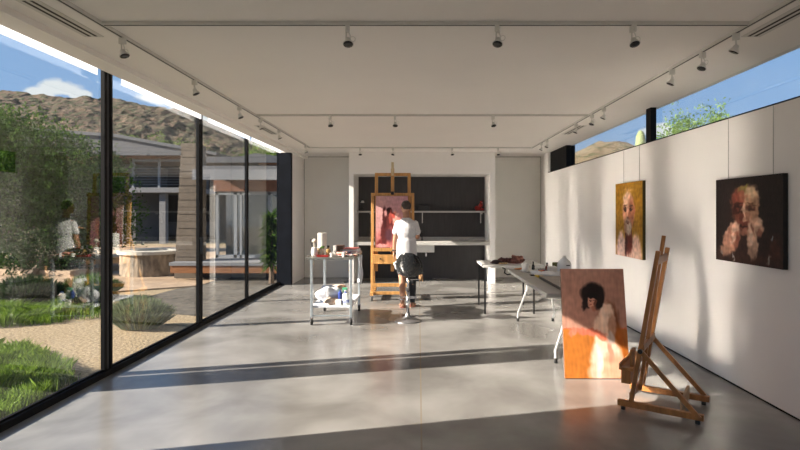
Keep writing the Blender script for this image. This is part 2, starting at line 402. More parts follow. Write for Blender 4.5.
tr_x(3.648, [347.5, 497.5, 633], 'nearest'); tr_x(7.087, [330, 395, 493], 'middle'); tr_x(10.652, [360, 393, 452, 498], 'farthest')
rr = random.Random(3)
for i, (x, y, lb) in enumerate(spots):
    o = proto if i == 0 else copy_tree(proto)
    o.location = (x, y, CEIL-.022); o['label'] = lb; o.scale = (.8, .8, .8)
    cross = 'cross' in lb
    o.rotation_euler.z = (PI+rr.uniform(-.6, .6) if cross else PI/2*(1 if x > 0 else -1)+rr.uniform(-.5, .5))

# ---------------------------------------------------------------- painted canvases
def painting(parent, name, O, U, V, nrm, f, nu=90, nv=110, th=.035, edgem=None, seed=1, rough=.8):
    """canvas box with painted front; O lower-left corner of the front, U/V edge vectors, nrm towards viewer"""
    O = Vector(O); U = Vector(U); V = Vector(V); nr = Vector(nrm).normalized()
    mb = MB()
    cs = [O, O+U, O+U+V, O+V]; bk = [c-nr*th for c in cs]
    vs = [mb.bm.verts.new(c-nr*.0008) for c in cs]+[mb.bm.verts.new(c) for c in bk]
    for q in ((0, 1, 2, 3), (7, 6, 5, 4), (0, 4, 5, 1), (1, 5, 6, 2), (2, 6, 7, 3), (3, 7, 4, 0)): mb.bm.faces.new([vs[i] for i in q])
    mb.build('stretched_canvas', edgem or canvasm, parent)
    org = ORG[parent]
    verts = []; cols = []
    for j in range(nv+1):
        for i in range(nu+1):
            u = i/nu; v = j/nv
            verts.append(O+U*u+V*v-org)
            q = Vector((u*4, v*5, seed*3.1))
            wu = u+.022*noise.noise(q*2.2)+.010*noise.noise(q*6); wv = v+.022*noise.noise(q*2.2+Vector((9, 2, 1)))+.010*noise.noise(q*6+Vector((4, 4, 4)))
            h1 = .016*rough*noise.noise(Vector((u*26, v*17, seed+1))); h2 = .016*rough*noise.noise(Vector((u*19, v*27, seed+2)))
            c = f(wu+h1, wv+h2)
            k = 1+.22*rough*noise.noise(Vector((u*30, v*12, seed)))+.22*rough*noise.noise(Vector((u*12, v*22, seed+4)))+.10*noise.noise(Vector((u*4, v*5, seed+8)))
            cols.append(tuple(max(0, min(1, x*k)) for x in srgb(*c))+(1,))
    faces = [(j*(nu+1)+i, j*(nu+1)+i+1, (j+1)*(nu+1)+i+1, (j+1)*(nu+1)+i) for j in range(nv) for i in range(nu)]
    me = bpy.data.meshes.new('painted_surface'); me.from_pydata(verts, [], faces)
    at = me.color_attributes.new('paint', 'FLOAT_COLOR', 'POINT')
    at.data.foreach_set('color', [x for c in cols for x in c])
    if 'oil_paint' not in MATS:
        m = bpy.data.materials.new('oil_paint'); m.use_nodes = True; t = m.node_tree; b = t.nodes['Principled BSDF']
        a = t.nodes.new('ShaderNodeVertexColor'); a.layer_name = 'paint'; t.links.new(a.outputs[0], b.inputs['Base Color'])
        n = t.nodes.new('ShaderNodeTexNoise'); n.inputs['Scale'].default_value = 45; n.inputs['Detail'].default_value = 4
        bp = t.nodes.new('ShaderNodeBump'); bp.inputs['Strength'].default_value = .25; bp.inputs['Distance'].default_value = .005
        tcx = t.nodes.new('ShaderNodeTexCoord'); t.links.new(tcx.outputs['Object'], n.inputs['Vector'])
        t.links.new(n.outputs[0], bp.inputs['Height']); t.links.new(bp.outputs[0], b.inputs['Normal']); b.inputs['Roughness'].default_value = .5
        b.inputs['Specular IOR Level'].default_value = .3
        MATS['oil_paint'] = m
    me.materials.append(MATS['oil_paint'])
    o = bpy.data.objects.new('painted_surface', me); C.objects.link(o); o.parent = parent; ORG[o] = org
    return o
def strokes(base, items, soft=.62):
    """items: (cx, cy, rx, ry, angle, soft, rgb) soft ellipses painted in order"""
    pre = [(a, b, c, d, math.cos(math.radians(e)), math.sin(math.radians(e)), s*soft, col) for a, b, c, d, e, s, col in items]
    def f(u, v):
        c = base(u, v)
        for cx, cy, rx, ry, ca, sa, s, col in pre:
            du = u-cx; dv = v-cy; x = (du*ca+dv*sa)/rx; y = (-du*sa+dv*ca)/ry
            r = math.sqrt(x*x+y*y)
            if r < 1+s:
                k = 1 if r < 1-s else (1+s-r)/(2*s)
                c = tuple(c[i]*(1-k)+col[i]*k for i in range(3))
        return c
    return f

# ---- large canvas leaning on the table
def baseA(u, v):
    if v < .43: return (192-18*u, 116-12*u, 46)
    if v < .445: return (195, 110, 75)
    return (196-24*u, 146-20*u, 126-18*u)
woman = strokes(baseA, [
    (.72, .52, .16, .16, 0, .3, (120, 70, 45)), (.88, .2, .1, .25, 10, .5, (170, 90, 25)),
    (.66, .18, .24, .20, -8, .25, (236, 205, 185)), (.60, .05, .22, .1, 0, .3, (240, 190, 165)), (.75, .10, .2, .12, 0, .4, (235, 170, 140)),
    (.55, .22, .05, .2, -6, .5, (250, 225, 208)), (.72, .25, .04, .16, 10, .5, (205, 150, 125)),
    (.60, .42, .12, .14, -10, .25, (236, 202, 178)), (.69, .53, .13, .15, -12, .18, (232, 200, 176)), (.77, .47, .06, .12, -8, .4, (175, 130, 105)),
    (.64, .56, .04, .1, 0, .5, (232, 205, 185)), (.74, .36, .055, .06, 0, .4, (190, 170, 160)),
    (.38, .42, .26, .032, -4, .4, (206, 112, 88)), (.16, .415, .07, .028, 20, .4, (214, 128, 104)), (.60, .375, .09, .03, -20, .3, (228, 130, 100)), (.13, .385, .015, .03, 10, .5, (215, 120, 90)),
    (.52, .64, .05, .04, 20, .4, (180, 115, 90)),
    (.49, .77, .175, .095, 0, .3, (28, 18, 16)), (.585, .715, .075, .10, -20, .25, (30, 19, 16)), (.40, .72, .07, .09, 10, .3, (32, 20, 17)), (.34, .66, .04, .05, 0, .5, (40, 26, 22)),
    (.475, .695, .066, .056, 5, .2, (214, 156, 130)), (.525, .69, .018, .045, 0, .5, (120, 70, 55)), (.455, .712, .016, .007, 0, .3, (35, 20, 16)), (.497, .712, .014, .007, 0, .3, (35, 20, 16)), (.468, .672, .018, .006, 0, .3, (150, 60, 50)), (.475, .755, .10, .022, 4, .3, (26, 17, 15))])
pa = thing('leaning_painting', 'tall portrait canvas of a dark-haired woman, leaning on the end of the folding table', 'painting', (1.65, 4.92, 0))
y0_, z0_, y1_, z1_ = 4.915, .006, 5.115, .995
painting(pa, 'p', (1.352, y0_, z0_), (.60, 0, 0), (.012, y1_-y0_, z1_-z0_), (0, -1, .2), woman, 110, 170, .032, mat('brown_canvas_edge', (.16, .09, .06), .8), seed=2)

# ---- easel canvas
fig = strokes(lambda u, v: (206-10*u, 146-12*u+14*v, 142+14*v), [
    (.3, .15, .35, .2, 0, .5, (190, 115, 112)), (.15, .09, .16, .08, 30, .4, (120, 50, 50)),
    (.30, .35, .13, .30, -8, .25, (92, 38, 36)), (.28, .58, .07, .2, 4, .3, (70, 24, 24)), (.47, .45, .12, .30, 10, .3, (96, 40, 38)), (.42, .70, .09, .08, 0, .3, (52, 18, 18)),
    (.46, .60, .045, .14, -6, .4, (175, 80, 70)), (.52, .25, .16, .16, 0, .5, (150, 78, 80)), (.40, .24, .1, .12, 20, .5, (88, 52, 62)), (.60, .56, .08, .14, 0, .35, (238, 160, 146)), (.55, .62, .06, .05, 0, .4, (196, 84, 72)),
    (.66, .64, .07, .03, 10, .4, (240, 190, 180)), (.30, .67, .04, .07, 0, .5, (196, 140, 138)), (.75, .4, .1, .2, 0, .5, (215, 140, 130)), (.2, .03, .2, .04, 0, .5, (214, 150, 150))])

# ---- wall portraits
oldman = strokes(lambda u, v: (156+12*v, 112+8*v, 26), [
    (.50, .06, .50, .17, 0, .3, (205, 165, 145)), (.22, .16, .14, .18, -15, .35, (220, 186, 172)), (.78, .14, .16, .18, 14, .35, (212, 176, 158)), (.52, .22, .14, .18, 0, .3, (104, 46, 36)), (.42, .16, .05, .16, 0, .4, (70, 26, 22)),
    (.50, .62, .215, .25, 0, .14, (210, 152, 122)), (.45, .78, .15, .10, 8, .4, (232, 190, 160)), (.60, .60, .11, .20, 0, .4, (176, 108, 82)), (.72, .62, .03, .05, 0, .3, (190, 110, 90)),
    (.38, .645, .07, .028, 0, .4, (72, 36, 28)), (.60, .645, .065, .026, 0, .4, (62, 30, 24)), (.38, .69, .07, .012, 8, .4, (110, 66, 48)), (.60, .69, .07, .012, -8, .4, (96, 56, 40)),
    (.475, .60, .03, .09, 0, .5, (232, 176, 146)), (.49, .53, .055, .02, 0, .4, (130, 60, 46)),
    (.49, .42, .135, .11, 0, .3, (168, 140, 122)), (.49, .475, .10, .018, 0, .4, (140, 110, 98)), (.49, .455, .05, .012, 0, .4, (100, 40, 36)), (.53, .37, .07, .08, 0, .5, (196, 176, 160)), (.38, .42, .04, .09, 0, .5, (150, 110, 90)),
    (.50, .90, .16, .02, 0, .6, (200, 150, 90))])
dark = strokes(lambda u, v: (30, 20, 18), [
    (.5, .06, .5, .1, 0, .9, (58, 32, 25)), (.9, .2, .08, .14, 0, .8, (66, 34, 26)), (.5, .30, .25, .25, 0, .8, (52, 28, 22)),
    (.47, .66, .20, .24, 0, .15, (128, 74, 56)), (.54, .74, .14, .16, -10, .3, (196, 156, 124)), (.60, .66, .075, .17, 0, .4, (186, 142, 112)), (.37, .74, .10, .13, 12, .4, (140, 72, 54)),
    (.46, .86, .08, .04, 0, .5, (140, 122, 66)), (.50, .88, .02, .05, -30, .6, (150, 140, 60)), (.57, .82, .08, .05, -20, .5, (214, 184, 148)), (.44, .79, .05, .05, 0, .6, (172, 104, 78)),
    (.36, .63, .075, .055, 5, .4, (52, 24, 20)), (.33, .60, .05, .04, 0, .6, (66, 28, 22)), (.375, .625, .03, .014, 0, .6, (112, 60, 46)), (.56, .645, .075, .036, -5, .5, (92, 54, 42)), (.575, .635, .035, .014, 0, .5, (60, 34, 28)),
    (.36, .69, .085, .014, 10, .6, (74, 34, 26)), (.57, .695, .08, .014, -8, .6, (112, 74, 54)),
    (.465, .60, .028, .12, 2, .4, (222, 184, 156)), (.475, .51, .045, .028, 0, .4, (206, 158, 130)), (.42, .53, .03, .05, 0, .6, (110, 56, 44)), (.53, .54, .04, .05, 0, .6, (170, 120, 96)),
    (.47, .44, .10, .045, 0, .5, (116, 58, 48)), (.46, .435, .065, .012, 0, .5, (56, 24, 20)), (.48, .37, .08, .05, 0, .5, (158, 104, 84)),
    (.29, .33, .11, .15, -18, .25, (198, 150, 126)), (.23, .22, .12, .10, -38, .35, (186, 134, 110)), (.33, .42, .055, .05, 20, .4, (226, 184, 160)), (.25, .38, .035, .06, 0, .5, (170, 116, 94)), (.36, .27, .03, .10, -10, .6, (140, 82, 64)), (.15, .12, .09, .06, -20, .6, (150, 112, 92)), (.30, .30, .02, .09, -15, .6, (222, 184, 162)),
    (.64, .43, .105, .11, 18, .25, (204, 160, 134)), (.60, .27, .075, .17, 8, .3, (206, 168, 142)), (.68, .47, .05, .035, 30, .4, (228, 192, 166)), (.69, .36, .04, .05, 0, .5, (146, 96, 78)), (.60, .40, .02, .07, 12, .6, (150, 98, 80)), (.57, .30, .02, .12, 8, .6, (226, 192, 168)), (.59, .13, .055, .08, 8, .5, (160, 128, 108)),
    (.30, .06, .012, .04, 20, .7, (170, 168, 164)), (.85, .30, .010, .03, 0, .7, (130, 140, 146)), (.82, .07, .015, .05, -25, .7, (140, 132, 124)), (.1, .09, .02, .02, 0, .7, (130, 120, 114))])
def wall_painting(name, label, ya, yb, z0, z1, f, em, wires, ztop, nu, nv, seed):
    p = thing(name, label, 'painting', (2.77, (ya+yb)/2, z0))
    painting(p, 'p', (2.77, ya, z0), (0, yb-ya, 0), (0, 0, z1-z0), (-1, 0, 0), f, nu, nv, .038, em, seed, 1.7)
    for y in wires: MB().tube([(2.802, y, z1-.03), (2.802, y, ztop)], .0022, 6).build('hanging_wire', mat('wire_grey', (.30, .29, .28), .5), p)
wall_painting('wall_painting', 'portrait of a bearded man on mustard yellow, hung on the right wall', 7.49, 6.59, .945, 1.93, oldman, mat('olive_edge', (.06, .045, .01), .7), (7.28, 6.76), 2.38, 90, 110, 5)
wall_painting('wall_painting', 'dark portrait of a face resting on two fists, hung on the right wall', 4.963, 4.05, 1.10, 1.836, dark, blackedge, (4.82, 4.21), 2.38, 130, 110, 8)

# ---------------------------------------------------------------- studio easel with the pink canvas
def studio_easel():
    e = thing('studio_easel', 'large pine studio easel on casters holding the pink canvas', 'easel', (-.455, 9.4, 0))
    Y = 9.33
    def P(x, z, dy=0): return (x, Y+dy+.05*(z-.3), z)
    # outer frame
    MB().bar(P(-.81, .12), P(-.81, 1.873), .05, .045, (0, 1, 0)).build('outer_post', wood, e, bevel=.003)
    MB().bar(P(-.10, .12), P(-.10, 1.873), .05, .045, (0, 1, 0)).build('outer_post', wood, e, bevel=.003)
    MB().bar(P(-.835, 1.85, -.02), P(-.075, 1.85, -.02), .05, .05, (0, 1, 0)).build('crossbar', wood, e, bevel=.003)
    MB().bar(P(-.745, .5, .03), P(-.745, 2.233, .03), .055, .03, (0, 1, 0)).build('inner_post', wood, e, bevel=.003)
    MB().bar(P(-.165, .5, .03), P(-.165, 2.233, .03), .055, .03, (0, 1, 0)).build('inner_post', wood, e, bevel=.003)
    MB().bar(P(-.77, 2.205, .028), P(-.14, 2.205, .028), .055, .03, (0, 1, 0)).build('top_rail', wood, e, bevel=.003)
    MB().bar(P(-.458, .5, .0), P(-.458, 2.31, .0), .058, .03, (0, 1, 0)).build('center_mast', wood, e, bevel=.003)
    MB().bar(P(-.458, 2.18, -.012), P(-.458, 2.42, -.012), .045, .02, (0, 1, 0)).build('mast_tip', mat('pale_wood', (.62, .50, .30), .5, var=.1), e, bevel=.003)
    MB().box(-.485, -.43, Y+.01, Y+.06, 1.845, 1.90).build('clamp', blackp, e, bevel=.005)
    MB().box(-.80, -.11, Y-.13, Y+.03, .86, .90).box(-.80, -.11, Y-.13, Y-.11, .90, .92).build('tray', wood, e, bevel=.003)
    MB().box(-.80, -.11, Y-.11, Y+.02, .64, .80).build('drawer_box', wood, e, bevel=.004)
    MB().lathe((-.66, Y-.113, .73), [(.014, 0), (.014, .012)], 12, Matrix.Rotation(PI/2, 4, 'X')).build('knob', blackp, e)
    MB().box(-.82, -.09, Y-.03, Y+.02, .235, .29).build('crossbar', wood, e, bevel=.003)
    MB().box(-.82, -.09, Y-.04, Y+.02, .10, .15).build('crossbar', wood, e, bevel=.003)
    for x in (-.81, -.10):
        MB().box(x-.03, x+.03, Y-.12, Y+.62, .09, .15).build('base_rail', wood, e, bevel=.004)
        MB().bar((x, Y+.55, .14), P(x, 1.15, .02), .03, .04).build('brace', wood, e, bevel=.003)
        for yy in (Y-.07, Y+.56):
            c = MB().lathe((x-.0125, yy, .037), [(.036, 0), (.037, .012), (.036, .025)], 16, Matrix.Rotation(PI/2, 4, 'Y')).build('caster', rubber, e, smooth=True)
            MB().box(x-.02, x+.02, yy-.012, yy+.012, .06, .092).build('caster_fork', chrome, c)
    return e
studio_easel()
pe = thing('easel_painting', 'unfinished pink painting of a dark red figure on the studio easel', 'painting', (-.43, 9.26, .92))
painting(pe, 'p', (-.745, 9.275, .923), (.56, 0, 0), (0, .045, .895), (0, -1, .05), fig, 90, 130, .022, mat('pale_edge', (.5, .4, .36), .8), seed=11)

# ---------------------------------------------------------------- person
def capsule(mb, a, b, ra, rb, n=14):
    a = Vector(a); b = Vector(b); d = b-a
    pts = [a-d.normalized()*ra*.8, a-d.normalized()*ra*.45, a, a+d*.35, a+d*.7, b, b+d.normalized()*rb*.45, b+d.normalized()*rb*.8]
    rs = [ra*.55, ra*.88, ra, ra+(rb-ra)*.35, ra+(rb-ra)*.7, rb, rb*.88, rb*.55]
    mb.tube(pts, rs, n)
def remesh(o, vs, it=4):
    md = o.modifiers.new('remesh', 'REMESH'); md.mode = 'VOXEL'; md.voxel_size = vs; md.use_smooth_shade = True
    sm = o.modifiers.new('smooth', 'SMOOTH'); sm.iterations = it; sm.factor = .5
    return o
def person():
    Yp = 8.62
    p = thing('person', 'person in a white t-shirt standing with back turned, painting at the easel', 'person', (-.2, Yp, 0))
    b = MB()
    # legs and feet
    for hx, kx, ax, fy, fo in ((-.29, -.285, -.275, -.03, -.02), (-.13, -.12, -.115, .04, .015)):
        capsule(b, (hx, Yp, .90), (kx, Yp+fy*.5+.02, .50), .088, .058)
        capsule(b, (kx, Yp+fy*.5+.02, .50), (ax, Yp+fy-.015, .30), .056, .052)
        capsule(b, (ax, Yp+fy-.01, .32), (ax, Yp+fy-.01, .075), .054, .034)
        capsule(b, (ax, Yp+fy-.03, .04), (ax+fo, Yp+fy+.15, .03), .036, .03)
        for t in range(5): capsule(b, (ax+fo-.03+.015*t, Yp+fy+.15, .02), (ax+fo*1.2-.034+.017*t, Yp+fy+.195-.008*t, .015), .012, .010, 8)
    b.ell((-.21, Yp, .93), (.155, .105, .13))
    b.ell((-.21, Yp-.01, 1.10), (.145, .095, .17)); b.ell((-.21, Yp-.01, 1.26), (.15, .09, .16))
    b.ell((-.21, Yp, 1.37), (.17, .07, .055))
    capsule(b, (-.215, Yp-.005, 1.40), (-.222, Yp+.02, 1.53), .058, .052)
    # head, turned slightly to the left
    MH = Matrix.Rotation(math.radians(24), 4, 'Z')
    hc = Vector((-.226, Yp+.035, 1.625))
    b.ell(hc, (.074, .092, .098), 20, MH); b.ell(hc+MH.to_3x3() @ Vector((0, .03, -.06)), (.052, .062, .055), 16, MH)
    b.ell(hc+MH.to_3x3() @ Vector((0, .097, -.02)), (.013, .022, .026), 10, MH)     # nose
    b.ell(hc+MH.to_3x3() @ Vector((0, .09, -.062)), (.024, .012, .008), 10, MH)     # lips
    b.ell(hc+MH.to_3x3() @ Vector((0, .078, -.095)), (.02, .018, .016), 10, MH)     # chin
    for s in (-1, 1):
        b.ell(hc+MH.to_3x3() @ Vector((s*.078, -.002, -.012)), (.010, .020, .032), 10, MH)
        b.ell(hc+MH.to_3x3() @ Vector((s*.03, .082, .028)), (.022, .012, .007), 8, MH)
    # left arm hanging
    capsule(b, (-.35, Yp-.01, 1.35), (-.395, Yp-.01, 1.10), .052, .040)
    capsule(b, (-.395, Yp-.01, 1.10), (-.415, Yp+.06, .90), .041, .027)
    hb = Vector((-.418, Yp+.075, .85))
    b.ell(hb, (.018, .040, .048), 12)
    for t, (dy, ln) in enumerate(((-.030, .055), (-.010, .068), (.011, .072), (.030, .064))):
        k = hb+Vector((0, dy, -.035)); capsule(b, k, k+Vector((.006, .002, -ln*.55)), .010, .009, 8); capsule(b, k+Vector((.006, .002, -ln*.55)), k+Vector((.020, .006, -ln)), .009, .0075, 8)
    capsule(b, hb+Vector((.004, .034, .012)), hb+Vector((.018, .062, -.02)), .012, .010, 8); capsule(b, hb+Vector((.018, .062, -.02)), hb+Vector((.022, .066, -.045)), .010, .008, 8)
    # right arm reaching to the canvas
    capsule(b, (-.07, Yp, 1.35), (-.035, Yp+.12, 1.13), .052, .040)
    capsule(b, (-.035, Yp+.12, 1.13), (-.14, Yp+.36, 1.25), .040, .027)
    hr = Vector((-.165, Yp+.405, 1.275)); b.ell(hr, (.036, .044, .022), 12, Matrix.Rotation(.5, 4, 'Z'))
    for t in range(4):
        k = hr+Vector((-.038+.02*t, .030+.006*t, .0)); capsule(b, k, k+Vector((-.012, .030, -.006)), .010, .009, 8); capsule(b, k+Vector((-.012, .030, -.006)), k+Vector((-.010, .036, -.028-.003*t)), .009, .0075, 8)
    capsule(b, hr+Vector((-.035, 0, 0)), hr+Vector((-.055, .038, -.008)), .011, .009, 8)
    body = remesh(b.build('body', skinm, p), .0075, 3)
    for s in (-1, 1):
        eb = MB(); eb.ell(hc+MH.to_3x3() @ Vector((s*.03, .083, .012)), (.012, .009, .007), 10, MH); eb.build('eye', mat('eye', (.03, .02, .02), .2), p, smooth=True)
    h = MB(); h.ell(hc+MH.to_3x3() @ Vector((0, -.014, .024)), (.077, .086, .079), 22, MH, warp=.04); h.ell(hc+MH.to_3x3() @ Vector((0, -.034, -.005)), (.068, .06, .062), 18, MH)
    remesh(h.build('hair', hairm, p), .006, 2)
    # shirt
    t = MB()
    t.ell((-.21, Yp-.01, .90), (.168, .12, .12)); t.ell((-.21, Yp-.015, 1.05), (.155, .112, .19)); t.ell((-.21, Yp-.02, 1.24), (.165, .118, .19))
    t.ell((-.21, Yp-.008, 1.345), (.168, .10, .085)); t.ell((-.215, Yp-.008, 1.412), (.092, .076, .045))
    capsule(t, (-.345, Yp-.01, 1.355), (-.388, Yp-.012, 1.215), .056, .056); capsule(t, (-.075, Yp, 1.355), (-.038, Yp+.05, 1.215), .056, .058)
    t.lathe((-.21, Yp-.01, .79), [(.165, 0), (.164, .06), (.158, .16), (.15, .3)], 24, None, 1.04, .78)
    remesh(t.build('t_shirt', shirtm, p), .010, 4)
    s = MB()
    s.ell((-.21, Yp, .88), (.168, .12, .12))
    capsule(s, (-.29, Yp, .86), (-.287, Yp+.005, .58), .095, .082); capsule(s, (-.13, Yp, .86), (-.12, Yp+.03, .58), .095, .082)
    remesh(s.build('shorts', shortm, p), .010, 3)
    k = MB(); capsule(k, (-.12, Yp+.04, .56), (-.12, Yp+.04, .32), .068, .062); capsule(k, (-.116, Yp+.028, .33), (-.115, Yp+.03, .10), .062, .046)  # black cover over the right leg from knee to ankle
    remesh(k.build('dark_leg_cover', shortm, p), .009, 2)['label'] = 'black cover over the right leg'
    MB().lathe((-.413, Yp+.052, .917), [(.034, -.012), (.034, .012)], 18, Matrix.Rotation(-.3, 4, 'X')).build('wristwatch', blackp, p, smooth=True)
    for ax, fy in ((-.275, -.03), (-.115, .04)):
        MB().ell((ax+.002, Yp+fy+.06, .006), (.046, .135, .006), 16).tube([(ax-.04, Yp+fy+.08, .015), (ax, Yp+fy+.09, .068), (ax+.042, Yp+fy+.08, .015)], .009, 8).build('sandal', mat('sandal_red', (.35, .10, .08), .6), p, smooth=True)
    br = thing('paintbrush', 'thin paintbrush held up to the pink canvas by the painter', 'brush', (-.18, Yp+.45, 1.26))
    p.location.x += .018
    MB().tube([(-.13, Yp+.37, 1.285), (-.19, Yp+.50, 1.262)], [.003, .004], 8).build('handle', wood, br)
    MB().tube([(-.19, Yp+.50, 1.262), (-.20, Yp+.52, 1.258), (-.21, Yp+.545, 1.252)], [.006, .007, .002], 8).build('bristles', redm, br)
person()

def lump(name, label, cat, c, r, m, seed=0, warp=.7, parent=None, group=None, n=18):
    b = MB(); b.ell(c, r, n, warp=warp, seed=seed)
    o = b.build(name, m, parent, smooth=True)
    if not parent: tag(o, label, cat, group)
    return o

# rag held in the left hand
def rag(name, label, top, w_, h_, m, seed, drop=(0, 0, -1), nrm=(0, -1, 0)):
    mb = MB(); T_ = Vector(top); D = Vector(drop); Nn = Vector(nrm); Wd = D.cross(Nn).normalized(); g = []
    nu, nv = 14, 16
    for j in range(nv+1):
        row = []
        for i in range(nu+1):
            u = i/nu-.5; v = j/nv
            q = .018*math.sin(u*17+seed)+.03*noise.noise(Vector((u*4, v*2, seed)))
            row.append(mb.bm.verts.new(T_+Wd*(u*w_*(.55+.45*v)+.02*noise.noise(Vector((v*3, seed, u))))+D*(h_*v*(1+.15*noise.noise(Vector((u*3, seed, 0)))))+Nn*q))
        g.append(row)
    for j in range(nv):
        for i in range(nu): mb.bm.faces.new((g[j][i], g[j][i+1], g[j+1][i+1], g[j+1][i]))
    o = mb.build(name, m, smooth=True)
    md = o.modifiers.new('solid', 'SOLIDIFY'); md.thickness = .004
    return tag(o, label, 'rag')
rag('paint_rag', 'crumpled white rag hanging from the lower hand of the painter', (-.375, 8.68, .735), .14, .13, clothw, 3, drop=(.55, 0, -.75))

# ---------------------------------------------------------------- bar stool
st = thing('bar_stool', 'black bucket-seat bar stool on a chrome pedestal behind the painter', 'stool', (-.135, 7.55, 0))
sx, sy = -.15, 7.52
MB().lathe((sx, sy, 0), [(.19, 0), (.19, .008), (.17, .018), (.09, .04), (.045, .07), (.032, .10), (.030, .12)], 32).build('base', mat('brushed_base', (.30, .30, .31), .38, metal=.8), st, smooth=True)
MB().tube([(sx, sy, .10), (sx, sy, .42)], .024, 16).tube([(sx, sy, .42), (sx, sy, .65)], .017, 16).build('pedestal', chrome, st, smooth=True)
MB().tube([(sx+.13*math.cos(a), sy+.02+.13*math.sin(a), .32) for a in [PI*k/10-.2 for k in range(15)]], .009, 8).tube([(sx, sy, .32), (sx+.125, sy+.03, .32)], .008, 8).build('footrest', chrome, st, smooth=True)
def shell():
    mb = MB(); g = []
    nu, nv = 20, 16
    for j in range(nv+1):
        v = j/nv; row = []
        for i in range(nu+1):
            u = (i/nu-.5)*2
            if v < .5:                         # seat pan from front to rear
                k = v/.5; y = .19-.30*k; z = .70-.04*math.sin(k*PI*.6)+.05*(abs(u)**2.5)*(.4+.6*k); hw = .17+.02*k
                x = u*(.12+.06*math.sin(k*PI))
            else:                              # wraps up into the back
                k = (v-.5)/.5; a = k*PI*.42; y = -.11-.05*math.sin(a)-.03*k+.10*(abs(u)**2.2)*(1-.2*k); z = .662+.34*(1-math.cos(a*1.18))/(1-math.cos(PI*.42*1.18))+.05*abs(u)**2.5*(1-k)-.07*abs(u)**3*k
                x = .015+u*(.11+.085*math.sin(min(1, k*1.5)*PI/2)-.05*max(0, k-.75)/.25)
            row.append(mb.bm.verts.new((sx+x, sy+y, z)))
        g.append(row)
    for j in range(nv):
        for i in range(nu): mb.bm.faces.new((g[j][i], g[j][i+1], g[j+1][i+1], g[j+1][i]))
    Mz = Matrix.Translation((sx+.028, sy, -.02)) @ Matrix.Rotation(math.radians(-14), 4, 'Z') @ Matrix.Translation((-sx, -sy, 0))
    bmesh.ops.transform(mb.bm, matrix=Mz, verts=mb.bm.verts[:])
    o = mb.build('bucket_seat', leather, st, smooth=True)
    md = o.modifiers.new('solid', 'SOLIDIFY'); md.thickness = .022; md.offset = 0
    md = o.modifiers.new('sub', 'SUBSURF'); md.levels = 1; md.render_levels = 1
shell()
MB().lathe((sx, sy, .625), [(.03, 0), (.06, .02), (.06, .03)], 16).build('seat_plate', blackmetal, st)
MB().tube([(sx+.03, sy, .59), (sx+.17, sy+.02, .59)], .006, 8).build('lever', chrome, st)
# easel-side folded cloth/stick bundle hanging right of the stool
rag('canvas_strip', 'tan cloth strip hanging just right of the black stool seat', (.04, 8.5, .68), .06, .24, mat('tan_cloth', (.48, .27, .13), .8, var=.15), 9)

# ---------------------------------------------------------------- rolling cart
cx0, cx1, cy0, cy1 = -1.50, -.90, 7.24, 8.30
cart = thing('rolling_cart', 'two-shelf grey metal rolling cart crowded with painting supplies', 'cart', (-1.2, 7.77, 0))
MB().box(cx0-.03, cx1+.02, cy0, cy1, .895, .925).box(cx0-.03, cx0-.018, cy0, cy1, .925, .94).box(cx1+.008, cx1+.02, cy0, cy1, .925, .94).build('top_shelf', mat('cart_top', (.22, .22, .20), .4, metal=.5, var=.2), cart, bevel=.003)
MB().box(cx0+.03, cx1-.01, cy0+.02, cy1-.02, .235, .262).build('bottom_shelf', mat('cart_shelf_white', (.68, .70, .74), .4, var=.05), cart, bevel=.003)
for x in (cx0+.045, cx1-.02):
    for y in (cy0+.02, cy1-.03):
        MB().box(x-.018, x+.018, y-.018, y+.018, .108, .895).build('leg', steel, cart, bevel=.004)
        c = MB().lathe((x-.014, y, .048), [(.045, 0), (.047, .014), (.045, .028)], 16, Matrix.Rotation(PI/2, 4, 'Y')).build('caster', rubber, cart, smooth=True)
        MB().box(x-.022, x+.022, y-.01, y+.01, .06, .112).build('caster_fork', chrome, c)
MB().box(cx0+.045, cx1-.02, cy0+.01, cy0+.03, .12, .135).build('stretcher', steel, cart)
TZ = .926
def cyl(name, label, cat, x, y, z, prof, m, group=None, parts=()):
    if not parts:
        return tag(MB().lathe((x, y, z), prof, 18).build(name, m, smooth=False), label, cat, group)
    r = thing(name, label, cat, (x, y, z), group)
    MB().lathe((x, y, z), prof, 18).build('body', m, r)
    for (pn, pp, pm) in parts: MB().lathe((x, y, z), pp, 14).build(pn, pm, r)
    return r
glassc = clear_mat('clear_jar_glass', (.75, .72, .62), .45)
whitec = mat('white_ceramic', (.75, .74, .71), .3)
pt = thing('paper_towel_roll', 'white paper towel roll standing upright on the cart top', 'paper roll', (-1.42, 7.86, TZ))
MB().lathe((-1.42, 7.86, TZ), [(.064, .0), (.064, .305)], 24).build('roll', paper, pt, smooth=False)
MB().lathe((-1.42, 7.86, TZ), [(.02, .304), (.02, .3065)], 16).build('core', mat('cardboard', (.42, .30, .18), .8), pt)
jr = thing('brush_jar', 'white jar holding a round mop brush at the left end of the cart', 'jar', (-1.455, 7.38, TZ))
MB().lathe((-1.44, 7.38, TZ), [(.035, 0), (.045, .03), (.05, .07), (.036, .11), (.038, .125)], 18).build('jar_body', whitec, jr, smooth=True)
tag(MB().tube([(-1.44, 7.38, TZ+.01), (-1.445, 7.38, TZ+.19)], .007, 8).ell((-1.445, 7.38, TZ+.215), (.03, .03, .028), warp=.3).build('mop_brush', mat('pale_bristle', (.72, .66, .55), .9)), 'round-headed mop brush standing in the white jar on the cart', 'brush')
tag(MB().tube([(-1.45, 7.39, TZ+.02), (-1.505, 7.42, TZ+.235)], .004, 8).build('paintbrush', blackp), 'thin dark paintbrush leaning left out of the white jar', 'brush')
cyl('glass_jar', 'clear glass jar with green sprig behind the red tray on the cart', 'jar', -1.345, 7.42, TZ, [(.03, 0), (.032, .06), (.022, .08), (.022, .10)], glassc)
